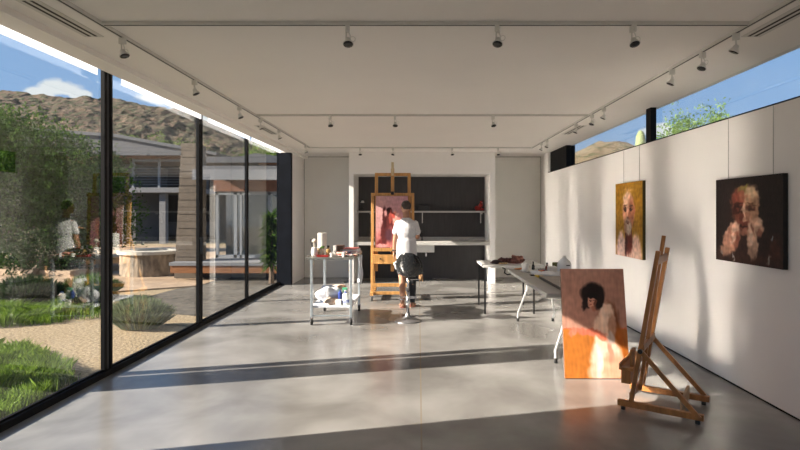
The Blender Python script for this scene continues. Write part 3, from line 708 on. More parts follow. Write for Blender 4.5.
lump('leaf_sprig', 'small green tuft poking out of the glass jar on the cart', 'plant', (-1.335, 7.42, TZ+.125), (.022, .02, .022), mat('fresh_green', (.16, .35, .07), .6, var=.3, scale=30), 4)
cyl('oil_bottle', 'amber bottle with black cap beside the paper towel roll', 'bottle', -1.255, 7.42, TZ, [(.033, 0), (.033, .085), (.014, .11), (.014, .12)], mat('amber_glass', (.36, .24, .10), .15), parts=(('cap', [(.018, .118), (.018, .148)], blackp),))
tag(MB().box(-1.385, -1.235, 7.27, 7.36, TZ, TZ+.022).box(-1.385, -1.375, 7.27, 7.36, TZ+.022, TZ+.032).build('red_tray', redm, bevel=.002), 'shallow red tray at the front edge of the cart top', 'tray')
cyl('tan_jar', 'small tan jar between the white jar and the glass jar', 'jar', -1.395, 7.45, TZ, [(.028, 0), (.03, .08), (.02, .09), (.02, .11)], mat('tan_glaze', (.50, .40, .27), .4))
cyl('pencil_cup', 'short brown cup holding stubs left on the cart top', 'cup', -1.37, 7.55, TZ, [(.03, 0), (.03, .12)], mat('brown_cup', (.22, .13, .08), .6))
bx = tag(MB().box(-1.205, -1.08, 7.60, 7.80, TZ, TZ+.135).build('cardboard_box', mat('brown_box', (.20, .12, .08), .7, var=.2), bevel=.003), 'small brown box in the middle of the cart top', 'box')
tag(MB().box(-1.20, -1.16, 7.50, 7.58, TZ, TZ+.14).build('white_carton', paper, bevel=.003), 'narrow white carton beside the small brown box on the cart', 'carton')
# paint tubes in piles
tubecols = [('white', (.80, .76, .70)), ('red', (.50, .06, .04)), ('cream', (.75, .60, .45)), ('brown', (.25, .11, .06)), ('pink', (.75, .35, .28)), ('grey', (.45, .42, .42)), ('orange', (.70, .28, .08)), ('dark blue', (.05, .06, .18))]
def paint_tube(x, y, z, ang, col, k, label, grp):
    t = thing('paint_tube', label, 'paint tube', (x, y, z), grp)
    d = Vector((math.cos(ang), math.sin(ang), 0)); a = Vector((x, y, z))
    mb = MB(); Mx = Matrix.Translation(a) @ Matrix.Rotation(ang, 4, 'Z')
    pr = [(-.065, .019, .002), (-.04, .018, .009), (.02, .0165, .0145), (.045, .016, .016)]
    rings = []
    for (xx, ry, rz) in pr: rings.append([mb.bm.verts.new(Mx @ Vector((xx, ry*math.cos(2*PI*i/12), .016+rz*math.sin(2*PI*i/12)))) for i in range(12)])
    for p_, q_ in zip(rings, rings[1:]):
        for i in range(12): mb.bm.faces.new((p_[i], p_[(i+1) % 12], q_[(i+1) % 12], q_[i]))
    mb.bm.faces.new(rings[0][::-1]); mb.bm.faces.new(rings[-1])
    mb.build('tube_body', mat('tube_'+col, dict(tubecols)[col], .4), t, smooth=True)
    MB().tube([a+d*.045+Vector((0, 0, .016)), a+d*.066+Vector((0, 0, .016))], .009, 10).build('cap', whitec if k % 2 else blackp, t)
rt = random.Random(12)
for i in range(16):
    lay = 0 if i < 11 else 1
    col = tubecols[i % 8][0]
    x = -1.10+(i % 11)*.02 if lay == 0 else -1.04+(i-11)*.035
    paint_tube(-1.13+.024*(i % 11)+(0.03 if lay else 0), 7.30+.055*((i*5) % 4), TZ+.002+.033*lay, rt.uniform(-.5, .5)+(PI if i % 3 == 0 else 0), col, i,
               'squeezed %s paint tube in the pile on the right half of the cart top' % col, 'paint tubes piled on the cart')
for k, (z, colr, lb) in enumerate(((.0, (.74, .66, .58), 'cream sketchbook at the bottom of the stack on the cart'), (.03, (.42, .08, .07), 'red sketchbook in the middle of the stack on the cart'), (.052, (.72, .70, .72), 'pale sketchbook on top of the stack on the cart'), (.078, (.50, .10, .08), 'thin red pad crowning the stack on the cart'))):
    b_ = thing('sketchbook', lb, 'book', (-.98, 7.75, TZ+.03+z), 'sketchbooks stacked on the cart')
    hx = (.13, .125, .13, .10)[k]; th = (.029, .021, .025, .012)[k]
    Mr = Matrix.Translation((-.985, 7.76, TZ+z)) @ Matrix.Rotation((.05, -.06, .03, -.1)[k], 4, 'Z')
    MB().box(-hx, hx, -.16, .16, .0, .003, Mr).box(-hx, hx, -.16, .16, th-.003, th, Mr).box(-hx, -hx+.003, -.16, .16, .003, th-.003, Mr).build('cover', mat('cover_%d' % k, colr, .5), b_)
    MB().box(-hx+.004, hx-.004, -.155, .155, .0032, th-.0032, Mr).build('pages', paper, b_)
cyl('white_jar', 'small white jar at the front edge of the cart beside the red tray', 'jar', -1.185, 7.275, TZ, [(.022, 0), (.024, .045)], whitec, parts=(('lid', [(.025, .045), (.025, .055)], paper),))
cyl('white_jar', 'small white jar standing in front of the pile of paint tubes', 'jar', -1.02, 7.262, TZ, [(.019, 0), (.020, .05)], whitec, parts=(('lid', [(.021, .05), (.021, .058)], paper),))
# lower shelf
LZ = .264
cw = rag('towel', 'white towel hanging off the right side of the cart', (-.868, 7.95, .90), .30, .40, clothw, 5, nrm=(1, 0, 0))
lump('white_towel', 'bundled white towel heaped on the bottom shelf of the cart', 'towel', (-1.28, 7.55, LZ+.115), (.165, .16, .125), clothw, 7, .5)
lump('brown_rag', 'stained brown rag in front of the white towel on the bottom shelf', 'rag', (-1.20, 7.36, LZ+.05), (.10, .05, .052), mat('stained_rag', (.26, .15, .10), .9, var=.5, scale=25, col2=(.6, .5, .42)), 3, .6)
lump('crumpled_paper', 'crumpled orange and white paper on top of the towel heap', 'paper', (-1.17, 7.75, LZ+.19), (.11, .08, .035), mat('orange_paper', (.70, .34, .15), .8, col2=(.8, .7, .6), scale=18), 8, .7)
sp = thing('spray_bottle', 'clear spray bottle with a green trigger on the bottom shelf', 'spray bottle', (-1.03, 7.45, LZ))
MB().lathe((-1.02, 7.45, LZ), [(.04, 0), (.042, .02), (.042, .12), (.02, .17), (.016, .19)], 18).build('bottle', clear_mat('frosted_bottle', (.72, .75, .72), .8), sp, smooth=True)
MB().box(-1.065, -.995, 7.435, 7.465, LZ+.19, LZ+.22).box(-1.06, -1.045, 7.44, 7.46, LZ+.15, LZ+.19).build('trigger', mat('green_trigger', (.10, .45, .25), .4), sp, bevel=.004)
cn = thing('solvent_can', 'white container with blue lettering band at the right of the bottom shelf', 'container', (-1.0, 7.33, LZ))
MB().lathe((-1.0, 7.33, LZ), [(.048, 0), (.048, .14), (.03, .16), (.02, .165)], 20).build('can_body', whitec, cn)
MB().lathe((-1.0, 7.33, LZ), [(.0488, .03), (.0488, .075)], 20).build('label_band', mat('blue_label', (.04, .09, .42), .4, col2=(.7, .72, .8), scale=26), cn)
MB().lathe((-1.0, 7.33, LZ), [(.019, .164), (.019, .185)], 14).build('cap', mat('blue_cap', (.03, .08, .35), .4), cn)
cn2 = tag(MB().lathe((-1.09, 7.42, LZ), [(.03, 0), (.03, .15), (.014, .17), (.014, .19)], 16).build('blue_bottle', mat('blue_plastic', (.04, .07, .30), .3)), 'dark blue bottle behind the white container on the bottom shelf', 'bottle')
tag(MB().box(-1.135, -1.06, 7.28, 7.36, LZ, LZ+.075).build('small_box', paper, bevel=.003), 'small white box at the front of the bottom cart shelf', 'box')

# ---------------------------------------------------------------- square table
tb = thing('square_table', 'white-topped square table on thin black legs near the niche', 'table', (1.37, 8.47, 0))
MB().box(.97, 1.90, 8.02, 8.92, .70, .735).build('tabletop', mat('tabletop_white', (.66, .65, .63), .35), tb, bevel=.006)
for x in (1.005, 1.745):
    for y in (8.06, 8.88):
        MB().box(x-.012, x+.012, y-.012, y+.012, 0, .70).build('leg', blackmetal, tb)
for (x, y, r, sd_, c, lb) in ((1.22, 8.3, (.10, .07, .03), 1, 'dark', 'dark paint rag nearest the left corner of the square table'), (1.38, 8.42, (.11, .09, .045), 2, 'maroon', 'maroon rag in the middle of the square table'), (1.55, 8.38, (.10, .09, .065), 6, 'rust', 'rust brown rag bunched high at the right of the square table'), (1.30, 8.22, (.06, .04, .016), 4, 'tan', 'flat tan scrap on the front of the square table')):
    colr = {'dark': (.05, .03, .03), 'maroon': (.12, .045, .04), 'rust': (.22, .09, .07), 'tan': (.5, .38, .2)}[c]
    lump('paint_rag', lb, 'rag', (x, y, .736+r[2]*.8), r, mat('rag_'+c, colr, .9, var=.5, scale=30, bump=.6), sd_, .8, group='rags on the square table')

# ---------------------------------------------------------------- folding table
ft = thing('folding_table', 'long grey-white folding table with bent steel legs along the right wall', 'table', (1.62, 6.25, 0))
TH = .745
MB().box(1.245, 2.0, 5.19, 7.42, TH-.045, TH).build('tabletop', mat('folding_top', (.34, .335, .315), .4, var=.08, scale=3), ft, bevel=.012)
def uleg(yf, yt):
    z0, z1 = 0.02, TH-.05
    L_ = [(1.40, yf, z0), (1.40, yf, z0+.02), (1.395, yf+(yt-yf)*.25, .14), (1.45, yf+(yt-yf)*.5, .34), (1.475, yt, .50), (1.475, yt, z1)]
    Rr = [(3.245-x+.08, y, z) for x, y, z in L_]
    Rr = [(x-.03, y, z) for x, y, z in Rr]
    MB().tube(L_, .014, 10).tube(Rr, .014, 10).tube([(1.475, yt, .60), (Rr[-1][0], yt, .60)], .010, 8).build('leg', mat('leg_steel', (.62, .63, .64), .3, metal=.6), ft, smooth=True)
    for xx in (1.40, Rr[0][0]): MB().tube([(xx, yf, 0), (xx, yf, .05)], .019, 10).build('foot_cap', blackp, ft)
uleg(7.52, 7.22); uleg(5.44, 5.34)
MB().box(1.5, 1.8, 7.20, 7.24, TH-.12, TH-.10).build('brace', plastic, ft)
ck = thing('table_clamp', 'black clamp gripping the far corner of the folding table', 'clamp', (1.22, 7.40, .72))
MB().tube([(1.17, 7.44, .76), (1.21, 7.44, .745), (1.20, 7.44, .69), (1.24, 7.44, .665), (1.29, 7.44, .675)], .010, 8).build('jaw', blackp, ck)
TT = TH+.001
cyl('tray_plate', 'white oval plate under the mug on the folding table', 'plate', 1.50, 7.12, TT, [(.12, 0), (.15, .012), (.148, .016), (.11, .006)], whitec)
mg = thing('mug', 'white mug at the far left end of the folding table', 'mug', (1.405, 7.22, TT))
MB().lathe((1.43, 7.12, TT+.008), [(.045, 0), (.05, .01), (.052, .105), (.046, .105), (.044, .02)], 22).build('mug_body', whitec, mg, smooth=False)
MB().tube([(1.48+.03*math.sin(a*PI/6), 7.12, TT+.06+.03*math.cos(a*PI/6)) for a in range(7)], .006, 8).build('handle', whitec, mg)
cyl('dark_bottle', 'slim dark glass bottle just right of the white mug', 'bottle', 1.56, 7.25, TT, [(.02, 0), (.021, .06), (.009, .085), (.009, .11)], mat('dark_glass', (.03, .04, .045), .15), parts=(('cap', [(.011, .11), (.011, .122)], blackp),))
cyl('red_bottle', 'small bottle with a dark red label and cap on the folding table', 'bottle', 1.74, 7.22, TT, [(.024, 0), (.024, .055), (.01, .075), (.01, .09)], mat('maroon_glass', (.16, .03, .03), .3), parts=(('cap', [(.013, .09), (.013, .108)], blackp),))
cyl('green_jar', 'olive green jar against the wall at the far end of the folding table', 'jar', 1.86, 7.25, TT, [(.04, 0), (.04, .10), (.035, .11)], mat('olive_glaze', (.11, .11, .03), .4))
cyl('brown_cup', 'small brown cup behind the mug on the folding table', 'cup', 1.50, 7.34, TT, [(.03, 0), (.034, .07)], mat('brown_cup2', (.18, .09, .06), .5))
jg = thing('plastic_jug', 'translucent white plastic jug at the right side of the folding table', 'jug', (1.86, 6.55, TT))
MB().lathe((1.90, 6.95, TT), [(.085, 0), (.09, .02), (.09, .11), (.075, .15), (.03, .19), (.022, .205)], 22).build('jug_body', clear_mat('milky_plastic', (.80, .82, .84), .85), jg, smooth=True)
MB().lathe((1.90, 6.95, TT), [(.024, .204), (.024, .225)], 16).build('cap', whitec, jg)
MB().box(1.90, 1.95, 6.855, 6.862, TT+.10, TT+.112).build('label_mark', blackp, jg)
lump('white_cloth', 'crumpled white cloth heap spread in the middle of the folding table', 'cloth', (1.62, 6.62, TT+.022), (.17, .16, .03), clothw, 5, .5)
lump('white_cloth', 'smaller white cloth beside the plate on the folding table', 'cloth', (1.50, 6.82, TT+.02), (.07, .08, .028), clothw, 15, .5)
tag(MB().box(1.72, 1.82, 6.95, 7.12, TT, TT+.075).build('small_carton', paper, bevel=.003), 'small white carton beside the green jar on the folding table', 'carton')
tag(MB().box(1.395, 1.455, 6.62, 6.70, TT, TT+.012).build('tape_roll', blackp, bevel=.003), 'small black pad at the left edge of the folding table', 'pad')
tag(MB().box(1.44, 1.52, 6.45, 6.60, TT, TT+.018).build('yellow_block', mat('yellow_paint', (.62, .42, .04), .5), bevel=.003), 'yellow paint block left of the white cloth heap', 'paint block')
tag(MB().box(1.50, 1.60, 6.90, 6.98, TT, TT+.02).build('dark_palette', mat('dark_pal', (.06, .05, .04), .6, var=.5)), 'dark paint smeared palette between plate and white cloth', 'palette')
bd = thing('painting_panel', 'flat grey board with black edges lying on the folding table', 'board', (1.7, 5.8, TT))
MB().box(1.44, 1.98, 5.24, 6.36, TT, TT+.028).build('panel_edge', blackp, bd)
MB().box(1.446, 1.975, 5.245, 6.355, TT+.028, TT+.031).build('panel_face', mat('board_grey', (.30, .27, .24), .6, var=.15), bd)
for i, (x, y, a, cname) in enumerate(((1.62, 7.05, .4, 'red'), (1.70, 6.88, 1.2, 'brown'), (1.58, 6.98, -.3, 'orange'), (1.80, 6.85, .2, 'white'), (1.66, 7.14, 2.2, 'grey'), (1.37, 7.30, .2, 'orange'), (1.75, 7.04+.12, 1.9, 'brown'))):
    paint_tube(x, y, TT, a, cname, i, '%s paint tube lying on the folding table %s' % (cname, ['right of the plate', 'behind the white cloth', 'at the plate rim', 'near the jug', 'below the small bottles', 'at the far left corner', 'near the carton'][i]), 'paint tubes on the folding table')

# ---------------------------------------------------------------- foreground easel
fe = thing('wooden_easel', 'empty brown wooden easel standing in front of the leaning canvas', 'easel', (1.85, 4.1, 0))
a_ = Vector((.829, -.559, 0)).normalized(); b_v = Vector((.545, .839, 0)).normalized(); P0 = Vector((1.567, 4.19, 0))
def E(a, b, z): return P0+a_*a+b_v*b+Vector((0, 0, z))
for b in (0, .46):
    MB().bar(E(0, b, .05), E(.60, b, .05), .04, .045).build('foot_rail', wood2, fe, bevel=.004)
    for a in (.04, .56): MB().lathe(E(a, b, 0), [(.018, 0), (.018, .028)], 12).build('foot_pad', blackp, fe)
    bo = -.03 if b == 0 else .03
    MB().bar(E(.10, b, .07), E(.295, b, 1.246), .045, .032, tuple(a_)).build('mast', wood2, fe, bevel=.004)
    MB().bar(E(.175, b+(-.035 if b == 0 else .035), .48), E(.575, b+(-.035 if b == 0 else .035), .05), .022, .035).build('brace', wood2, fe, bevel=.003)
    MB().lathe(E(.175, b+(-.05 if b == 0 else .05), .48), [(.0, -.012), (.018, -.012), (.018, .012), (.0, .012)], 12, b_v.to_track_quat('Z', 'Y').to_matrix().to_4x4()).build('wing_knob', blackp, fe)
MB().bar(E(.12, .23, .10), E(.30, .23, 1.353), .03, .028, tuple(a_)).build('center_mast', wood2, fe, bevel=.003)
MB().bar(E(.285, -.02, 1.17), E(.285, .48, 1.17), .022, .06, (0, 0, 1)).build('top_crossbar', wood2, fe, bevel=.003)
MB().bar(E(.10, -.02, .12), E(.10, .48, .12), .022, .05, (0, 0, 1)).build('bottom_crossbar', wood2, fe, bevel=.003)
MB().bar(E(.45, 0.02, .09), E(.45, .44, .09), .02, .10, (0, 0, 1)).build('back_crossbar', mat('pale_oak', (.42, .27, .15), .5, var=.15), fe, bevel=.003)
MB().bar(E(.185, -.02, .50), E(.185, .48, .50), .022, .05, (0, 0, 1)).build('middle_crossbar', wood2, fe, bevel=.003)
# paint ledge
MB().bar(E(.075, -.06, .33), E(.075, .52, .33), .10, .022).bar(E(.028, -.06, .345), E(.028, .52, .345), .014, .05).build('ledge', wood2, fe, bevel=.003)
MB().bar(E(.055, .02, .255), E(.055, .44, .255), .07, .12).build('ledge_box', wood2, fe, bevel=.004)
MB().bar(E(.10, .0, .40), E(.10, .10, .40), .02, .14).build('slider_block', wood2, fe, bevel=.003)

# ================================================================ OUTSIDE
gravel = mat('gravel', (.12, .085, .045), .9, col2=(.38, .29, .165), scale=30, bump=.8)
farg = mat('dry_ground', (.30, .23, .15), .95, col2=(.42, .33, .22), scale=1.2)
struct('ground', MB().box(-60, -2.99, -30, 70, -.3, -.03).box(3.12, 60, -30, 70, -.3, -.03).box(-2.99, 3.12, -30, -3.2, -.3, -.03), gravel)
flag = mat('flagstone', (.23, .16, .10), .7, col2=(.38, .28, .185), scale=2.2, bump=.3)
tr_ = MB()
rg = random.Random(5)
def slab_poly(mb, pts, z0, z1):
    a = [mb.bm.verts.new((x, y, z0)) for x, y in pts]; b = [mb.bm.verts.new((x, y, z1)) for x, y in pts]; n = len(pts)
    for k in range(n): mb.bm.faces.new((a[k], a[(k+1) % n], b[(k+1) % n], b[k]))
    mb.bm.faces.new(a[::-1]); mb.bm.faces.new(b)
slab_poly(tr_, [(-11.0, 10.3), (-7.6, 9.6), (-6.6, 9.9), (-5.4, 10.7), (-4.6, 11.2), (-4.6, 24), (-14, 24), (-14, 13)], -.1, .0)
struct('terrace', tr_, flag)
stp = MB(); slab_poly(stp, [(-12.5, 13.6), (-8.3, 12.7), (-7.9, 14.2), (-8.2, 19), (-13, 19)], 0, .13)
struct('trim_6', stp, flag)
stp = MB(); slab_poly(stp, [(-13.0, 14.6), (-8.9, 13.8), (-8.4, 15), (-8.8, 19), (-13.5, 19)], .13, .27)
struct('trim_7', stp, flag)

ml_ = MB(); slab_poly(ml_, [(-3.0, 7.9), (-4.3, 8.4), (-5.0, 9.6), (-4.9, 10.8), (-4.6, 11.2), (-4.6, 12.4), (-3.0, 12.4)], -.1, -.015)
struct('planting_bed', ml_, mat('dark_mulch', (.020, .017, .013), .9, col2=(.09, .075, .056), scale=7, bump=.6))
# masonry pier left of the view that throws the broad band of shade across the floor
pr = thing('garden_pier', 'tall white rendered pier outside the glass wall at left', 'pier', (-3.95, 4.5, 0))
MB().box(-4.10, -3.80, 4.31, 4.655, -.05, 2.82).build('shaft', white, pr)
MB().box(-4.14, -3.76, 4.29, 4.675, 2.82, 2.88).build('cap', white, pr)

# round stone wall / fire ring
rock = mat('split_stone', (.10, .078, .055), .85, col2=(.34, .27, .19), scale=9, bump=1.0, stretch=(1, 1, .5))
rw = thing('round_stone_wall', 'low curved split-stone fire pit wall with a white cap on the terrace', 'garden wall', (-6.62, 13.3, 0))
MB().lathe((-6.62, 13.3, 0), [(.74, 0), (.74, .52), (.45, .52), (.45, 0.02)], 40).build('stone_ring', rock, rw)
MB().lathe((-6.62, 13.3, 0), [(.80, .52), (.80, .60), (.42, .60), (.42, .52)], 40).build('cap', mat('limestone_cap', (.44, .41, .34), .6, var=.05), rw)
# block chimney
chm = mat('tan_block', (.125, .10, .075), .85, var=.12, scale=9, bump=.3)
ch = thing('block_chimney', 'tall tapering tan block chimney beside the pavilion', 'chimney', (-5.35, 12.6, 0))
mb = MB(); z = 0; k = 0
while z < 3.05:
    t = z/3.05; xa = -5.66+.16*t; h = .165
    off = .008 if k % 2 else 0
    mb.box(xa+off, -5.14+off, 12.35-off, 12.9, z+.008, z+h); mb.box(xa+.03, -5.16, 12.37, 12.88, z-.01, z+.02)
    z += h; k += 1
mb.build('block_shaft', chm, ch)
# pavilion
pv = thing('garden_pavilion', 'low flat-roofed pavilion with white doors and a raised timber-edged deck', 'building', (-4.2, 13, 0))
conc = mat('pale_concrete', (.17, .175, .185), .7, var=.05); greyroof = mat('grey_roof', (.085, .09, .10), .6, var=.1); greywall = mat('grey_stucco', (.11, .11, .115), .8, var=.06)
brownw = mat('cedar', (.22, .09, .03), .5, var=.25, scale=4, stretch=(1, 1, 8)); darkin = mat('dark_interior', (.035, .035, .04), .6)
whitef = mat('white_frame', (.22, .24, .265), .5)
MB().box(-5.62, -3.06, 12.0, 12.33, .33, .40).box(-5.10, -3.06, 12.33, 16.5, .33, .40).build('deck_slab', conc, pv)
MB().box(-5.60, -3.06, 12.02, 12.10, .16, .33).build('deck_fascia', brownw, pv)
MB().box(-5.08, -3.06, 12.5, 16.5, -.05, .33).build('plinth', darkin, pv)
MB().box(-5.10, -3.04, 12.0, 12.22, 2.27, 2.50).build('beam', mat('beam_grey', (.17, .18, .195), .6), pv)
MB().box(-5.10, -3.04, 12.22, 17, 2.47, 2.60).build('roof', greyroof, pv)
MB().box(-5.10, -3.04, 13.25, 13.35, 2.05, 2.47).build('timber_header', mat('dark_cedar', (.16, .065, .035), .6, var=.2), pv)
MB().box(-5.12, -3.04, 16.4, 16.5, .4, 2.47).build('rear_wall', mat('inner_wall', (.12, .115, .105), .8), pv)
for (xa, xb) in ((-5.05, -4.98), (-4.60, -4.52), (-4.45, -4.40), (-3.75, -3.68), (-3.12, -3.05)):
    MB().box(xa, xb, 13.27, 13.34, .40, 2.05).build('door_frame', whitef, pv)
MB().box(-5.05, -3.05, 13.27, 13.34, 1.97, 2.05).box(-5.05, -3.05, 13.27, 13.34, .40, .47).build('door_rail', whitef, pv)
MB().box(-5.0, -3.05, 13.30, 13.305, .42, 2.0).build('door_glass', glassm, pv)
MB().box(-4.40, -3.76, 13.5, 13.53, .42, 1.98).build('curtain', mat('beige_curtain', (.18, .17, .15), .9, var=.1), pv)
# upper roof of pavilion
up = thing('upper_roof', 'grey upper roof with cedar soffit above the pavilion', 'roof', (-4.2, 16, 2.8))
MB().box(-6.2, -2.9, 15.2, 20, 2.95, 3.12).build('fascia', greyroof, up)
MB().box(-4.6, -2.95, 15.3, 19.8, 2.90, 2.95).build('soffit', brownw, up)
MB().box(-6.0, -3.1, 16.6, 19.5, 0, 2.92).build('wall', greywall, up)
MB().prism([(-6.6, 3.12), (-5.2, 3.42), (-3.0, 3.12)], 17, 20).build('ridge', greyroof, up)
# balcony house
bh = thing('balcony_house', 'two-storey grey house with a white balcony beyond the terrace', 'house', (-13, 27, 0))
MB().box(-19.5, -10.9, 25.0, 33, 4.20, 4.42).build('flat_roof', greyroof, bh)
MB().box(-19.4, -11.0, 25.1, 32.9, 4.12, 4.20).build('soffit', brownw, bh)
MB().prism([(-20, 4.42), (-20, 5.6), (-15, 5.35), (-10.6, 4.42)], 27.0, 33).build('gable_wall', greywall, bh)
MB().bar((-20.2, 30, 5.75), (-15.4, 30, 5.42), 6.2, .16, (0, 0, 1)).bar((-15.6, 30, 5.46), (-10.2, 30, 4.48), 6.2, .16, (0, 0, 1)).build('sloped_roof', greyroof, bh)
MB().box(-19.5, -10.5, 30, 33, 0, 4.2).build('rear_wall', darkin, bh)
MB().box(-13.9, -10.9, 25.6, 30, 2.48, 2.72).build('balcony_slab', conc, bh)
for x in (-13.75, -12.5, -11.15):
    MB().box(x-.05, x+.05, 25.65, 25.75, 2.72, 4.12).build('balcony_post', whitef, bh)
MB().box(-13.8, -11.0, 25.65, 25.75, 3.97, 4.07).build('top_rail', whitef, bh)
for k in range(7):
    MB().box(-13.7, -11.1, 25.69, 25.71, 2.85+k*.13, 2.87+k*.13).build('railing_bar', whitef, bh)
MB().box(-12.55, -12.25, 25.8, 26.1, 0, 2.48).build('column', conc, bh)
MB().box(-16.5, -13.9, 26.2, 29.5, 0, 3.9).build('side_wall', greywall, bh)
for (xa, xb) in ((-13.3, -13.1), (-12.0, -11.8)):
    MB().box(xa, xb, 29.9, 29.98, 2.72, 4.1).build('door_frame', whitef, bh)
MB().box(-13.8, -11.0, 29.4, 29.5, .9, 1.0).box(-13.8, -11.0, 28.9, 29.0, .3, .9).build('low_wall', greywall, bh)

# -------- vegetation
def leafmat(n, c, c2):
    m = bpy.data.materials.new(n); m.use_nodes = True; t = m.node_tree; b = t.nodes['Principled BSDF']
    g = t.nodes.new('ShaderNodeNewGeometry'); r = t.nodes.new('ShaderNodeValToRGB')
    r.color_ramp.elements[0].color = (*c, 1); r.color_ramp.elements[1].color = (*c2, 1)
    t.links.new(g.outputs['Random Per Island'], r.inputs[0]); t.links.new(r.outputs[0], b.inputs['Base Color'])
    b.inputs['Roughness'].default_value = .85; b.inputs['Specular IOR Level'].default_value = .15
    tr = t.nodes.new('ShaderNodeBsdfTranslucent'); t.links.new(r.outputs[0], tr.inputs[0]); mx = t.nodes.new('ShaderNodeMixShader'); mx.inputs[0].default_value = .3
    o = t.nodes['Material Output']; t.links.new(b.outputs[0], mx.inputs[1]); t.links.new(tr.outputs[0], mx.inputs[2]); t.links.new(mx.outputs[0], o.inputs[0])
    return m
leaf1 = leafmat('mesquite_leaf', (.014, .042, .006), (.085, .165, .022)); leaf2 = leafmat('dark_leaf', (.010, .025, .009), (.04, .075, .022))
leaf3 = leafmat('bright_leaf', (.07, .14, .02), (.20, .30, .06)); lavm = leafmat('lavender_leaf', (.07, .11, .05), (.22, .28, .14)); grassm = leafmat('grass_blade', (.045, .10, .010), (.20, .31, .035))
bark = mat('bark', (.14, .10, .07), .9, var=.3, scale=20)
def mesh_from(verts, faces, name, m, parent=None):
    o0 = ORG.get(parent, Vector((0, 0, 0))) if parent else Vector((0, 0, 0))
    me = bpy.data.meshes.new(name); me.from_pydata([Vector(v)-o0 for v in verts], [], faces); me.materials.append(m)
    o = bpy.data.objects.new(name, me); C.objects.link(o)
    if parent: o.parent = parent; ORG[o] = o0
    return o
def leaves(blobs, n, size, seed, asp=.4, droop=.2):
    r = random.Random(seed); vs = []; fs = []
    tot_ = sum(b[3]*b[4]*b[5] for b in blobs)
    for (x, y, z, rx, ry, rz) in blobs:
        cnt = int(n*rx*ry*rz/tot_)
        # twigs: clusters
        for c in range(max(1, cnt//12)):
            while True:
                u = Vector((r.uniform(-1, 1), r.uniform(-1, 1), r.uniform(-1, 1)))
                if .25 < u.length < 1: break
            if u.length < .6 and r.random() < .5: u = u.normalized()*r.uniform(.7, 1.05)
            cc = Vector((x+u.x*rx, y+u.y*ry, z+u.z*rz)); dr = Vector((r.gauss(0, 1), r.gauss(0, 1), r.gauss(0, .7)-droop)).normalized()
            for k in range(12):
                p = cc+dr*(k*size*.45)+Vector((r.gauss(0, 1), r.gauss(0, 1), r.gauss(0, 1)))*size*.5
                d = (dr+Vector((r.gauss(0, .8), r.gauss(0, .8), r.gauss(0, .8)))).normalized()
                sd_ = d.cross(Vector((r.gauss(0, 1), r.gauss(0, 1), r.gauss(0, 1)))).normalized()*size*asp*.5
                s_ = size*r.uniform(.6, 1.2); i = len(vs)
                vs += [p, p+d*s_*.5+sd_, p+d*s_, p+d*s_*.5-sd_]; fs.append((i, i+1, i+2, i+3))
    return vs, fs
def tree(label, base, blobs, n, size, m, seed, cat='tree', name='tree', group=None):
    t = thing(name, label, cat, base, group)
    v, f = leaves(blobs, n, size, seed); mesh_from(v, f, 'foliage', m, t)
    mb = MB(); B = Vector(base); top = Vector(blobs[0][:3])
    mb.tube([B, B.lerp(top, .5)+Vector((.1, 0, 0)), top], [.12, .09, .04], 8)
    for b in blobs[1:]: mb.tube([B.lerp(top, .35), Vector(b[:3])], [.06, .02], 6)
    mb.build('trunk', bark, t)
    return t
tree('big feathery green tree filling the view beyond the nearest window pane', (-11.3, 14.2, 0),
     [(-11.3, 14.2, 2.6, 2.2, 1.5, 1.7), (-9.4, 14.3, 2.4, 1.5, 1.1, 1.3), (-12.6, 14.0, 3.4, 1.6, 1.3, 1.2), (-8.9, 14.5, 1.5, 1.1, .9, 1.0), (-10.4, 14.1, 1.1, 1.8, 1.0, 1.0)], 62000, .105, leaf1, 1)
tree('dark leafy shrub at the foot of the big feathery tree', (-9.3, 12.8, 0), [(-9.3, 13.2, .55, 1.2, .4, .45), (-8.6, 13.4, .9, .5, .4, .5)], 5000, .10, leaf2, 2, 'shrub', 'shrub')
tree('shaded dark green tree behind the middle of the terrace, left of the balcony house', (-13.3, 20.5, 0), [(-13.3, 20.5, 1.9, 1.3, 1.1, 1.4), (-12.4, 21, .9, 1.3, .8, .8), (-12.6, 20.6, 2.6, 1.0, .8, .9)], 9000, .17, leaf1, 3)
tree('dark tree behind the big feathery tree, hiding the house', (-19, 20, 0), [(-19, 20, 2.2, 3.0, 1.5, 2.2), (-17, 18, 1.6, 1.6, 1.3, 1.6)], 14000, .2, leaf2, 4)
tree('bright green tree above the pavilion roof', (-9.5, 36, 0), [(-9.5, 36, 4.6, 2.4, 1.6, 1.7), (-7.0, 36, 4.4, 1.8, 1.5, 1.5), (-11.4, 36, 3.9, 1.5, 1.3, 1.3)], 9000, .24, leaf3, 5)
tree('yellow-green bush rising over the balcony house roof', (-17.5, 36, 0), [(-18.5, 39, 5.4, 2.4, 1.5, 1.3), (-16, 39, 4.8, 1.6, 1.2, 1.1), (-20, 36, 5.0, 2, 1.3, 1.2)], 7000, .22, leaf3, 6, 'shrub', 'shrub')
for i, (x, y, h, lb) in enumerate(((7.45, 15, 4.25, 'left one of the two bright green trees outside the high right window'), (8.4, 15, 4.35, 'right one of the two bright green trees outside the high right window'))):
    tree(lb, (x, y, 0), [(x, y, h-.40, .40, .4, .42), (x+.25, y, h-.75, .45, .4, .35), (x-.25, y, h-.85, .45, .4, .35), (x, y, h-1.4, .7, .6, .6)], 9000, .10, leafmat('lime_leaf', (.09, .18, .03), (.26, .38, .10)), 20+i, group='trees outside the high window')  # lighter yellow-green leaf colours for these two trees
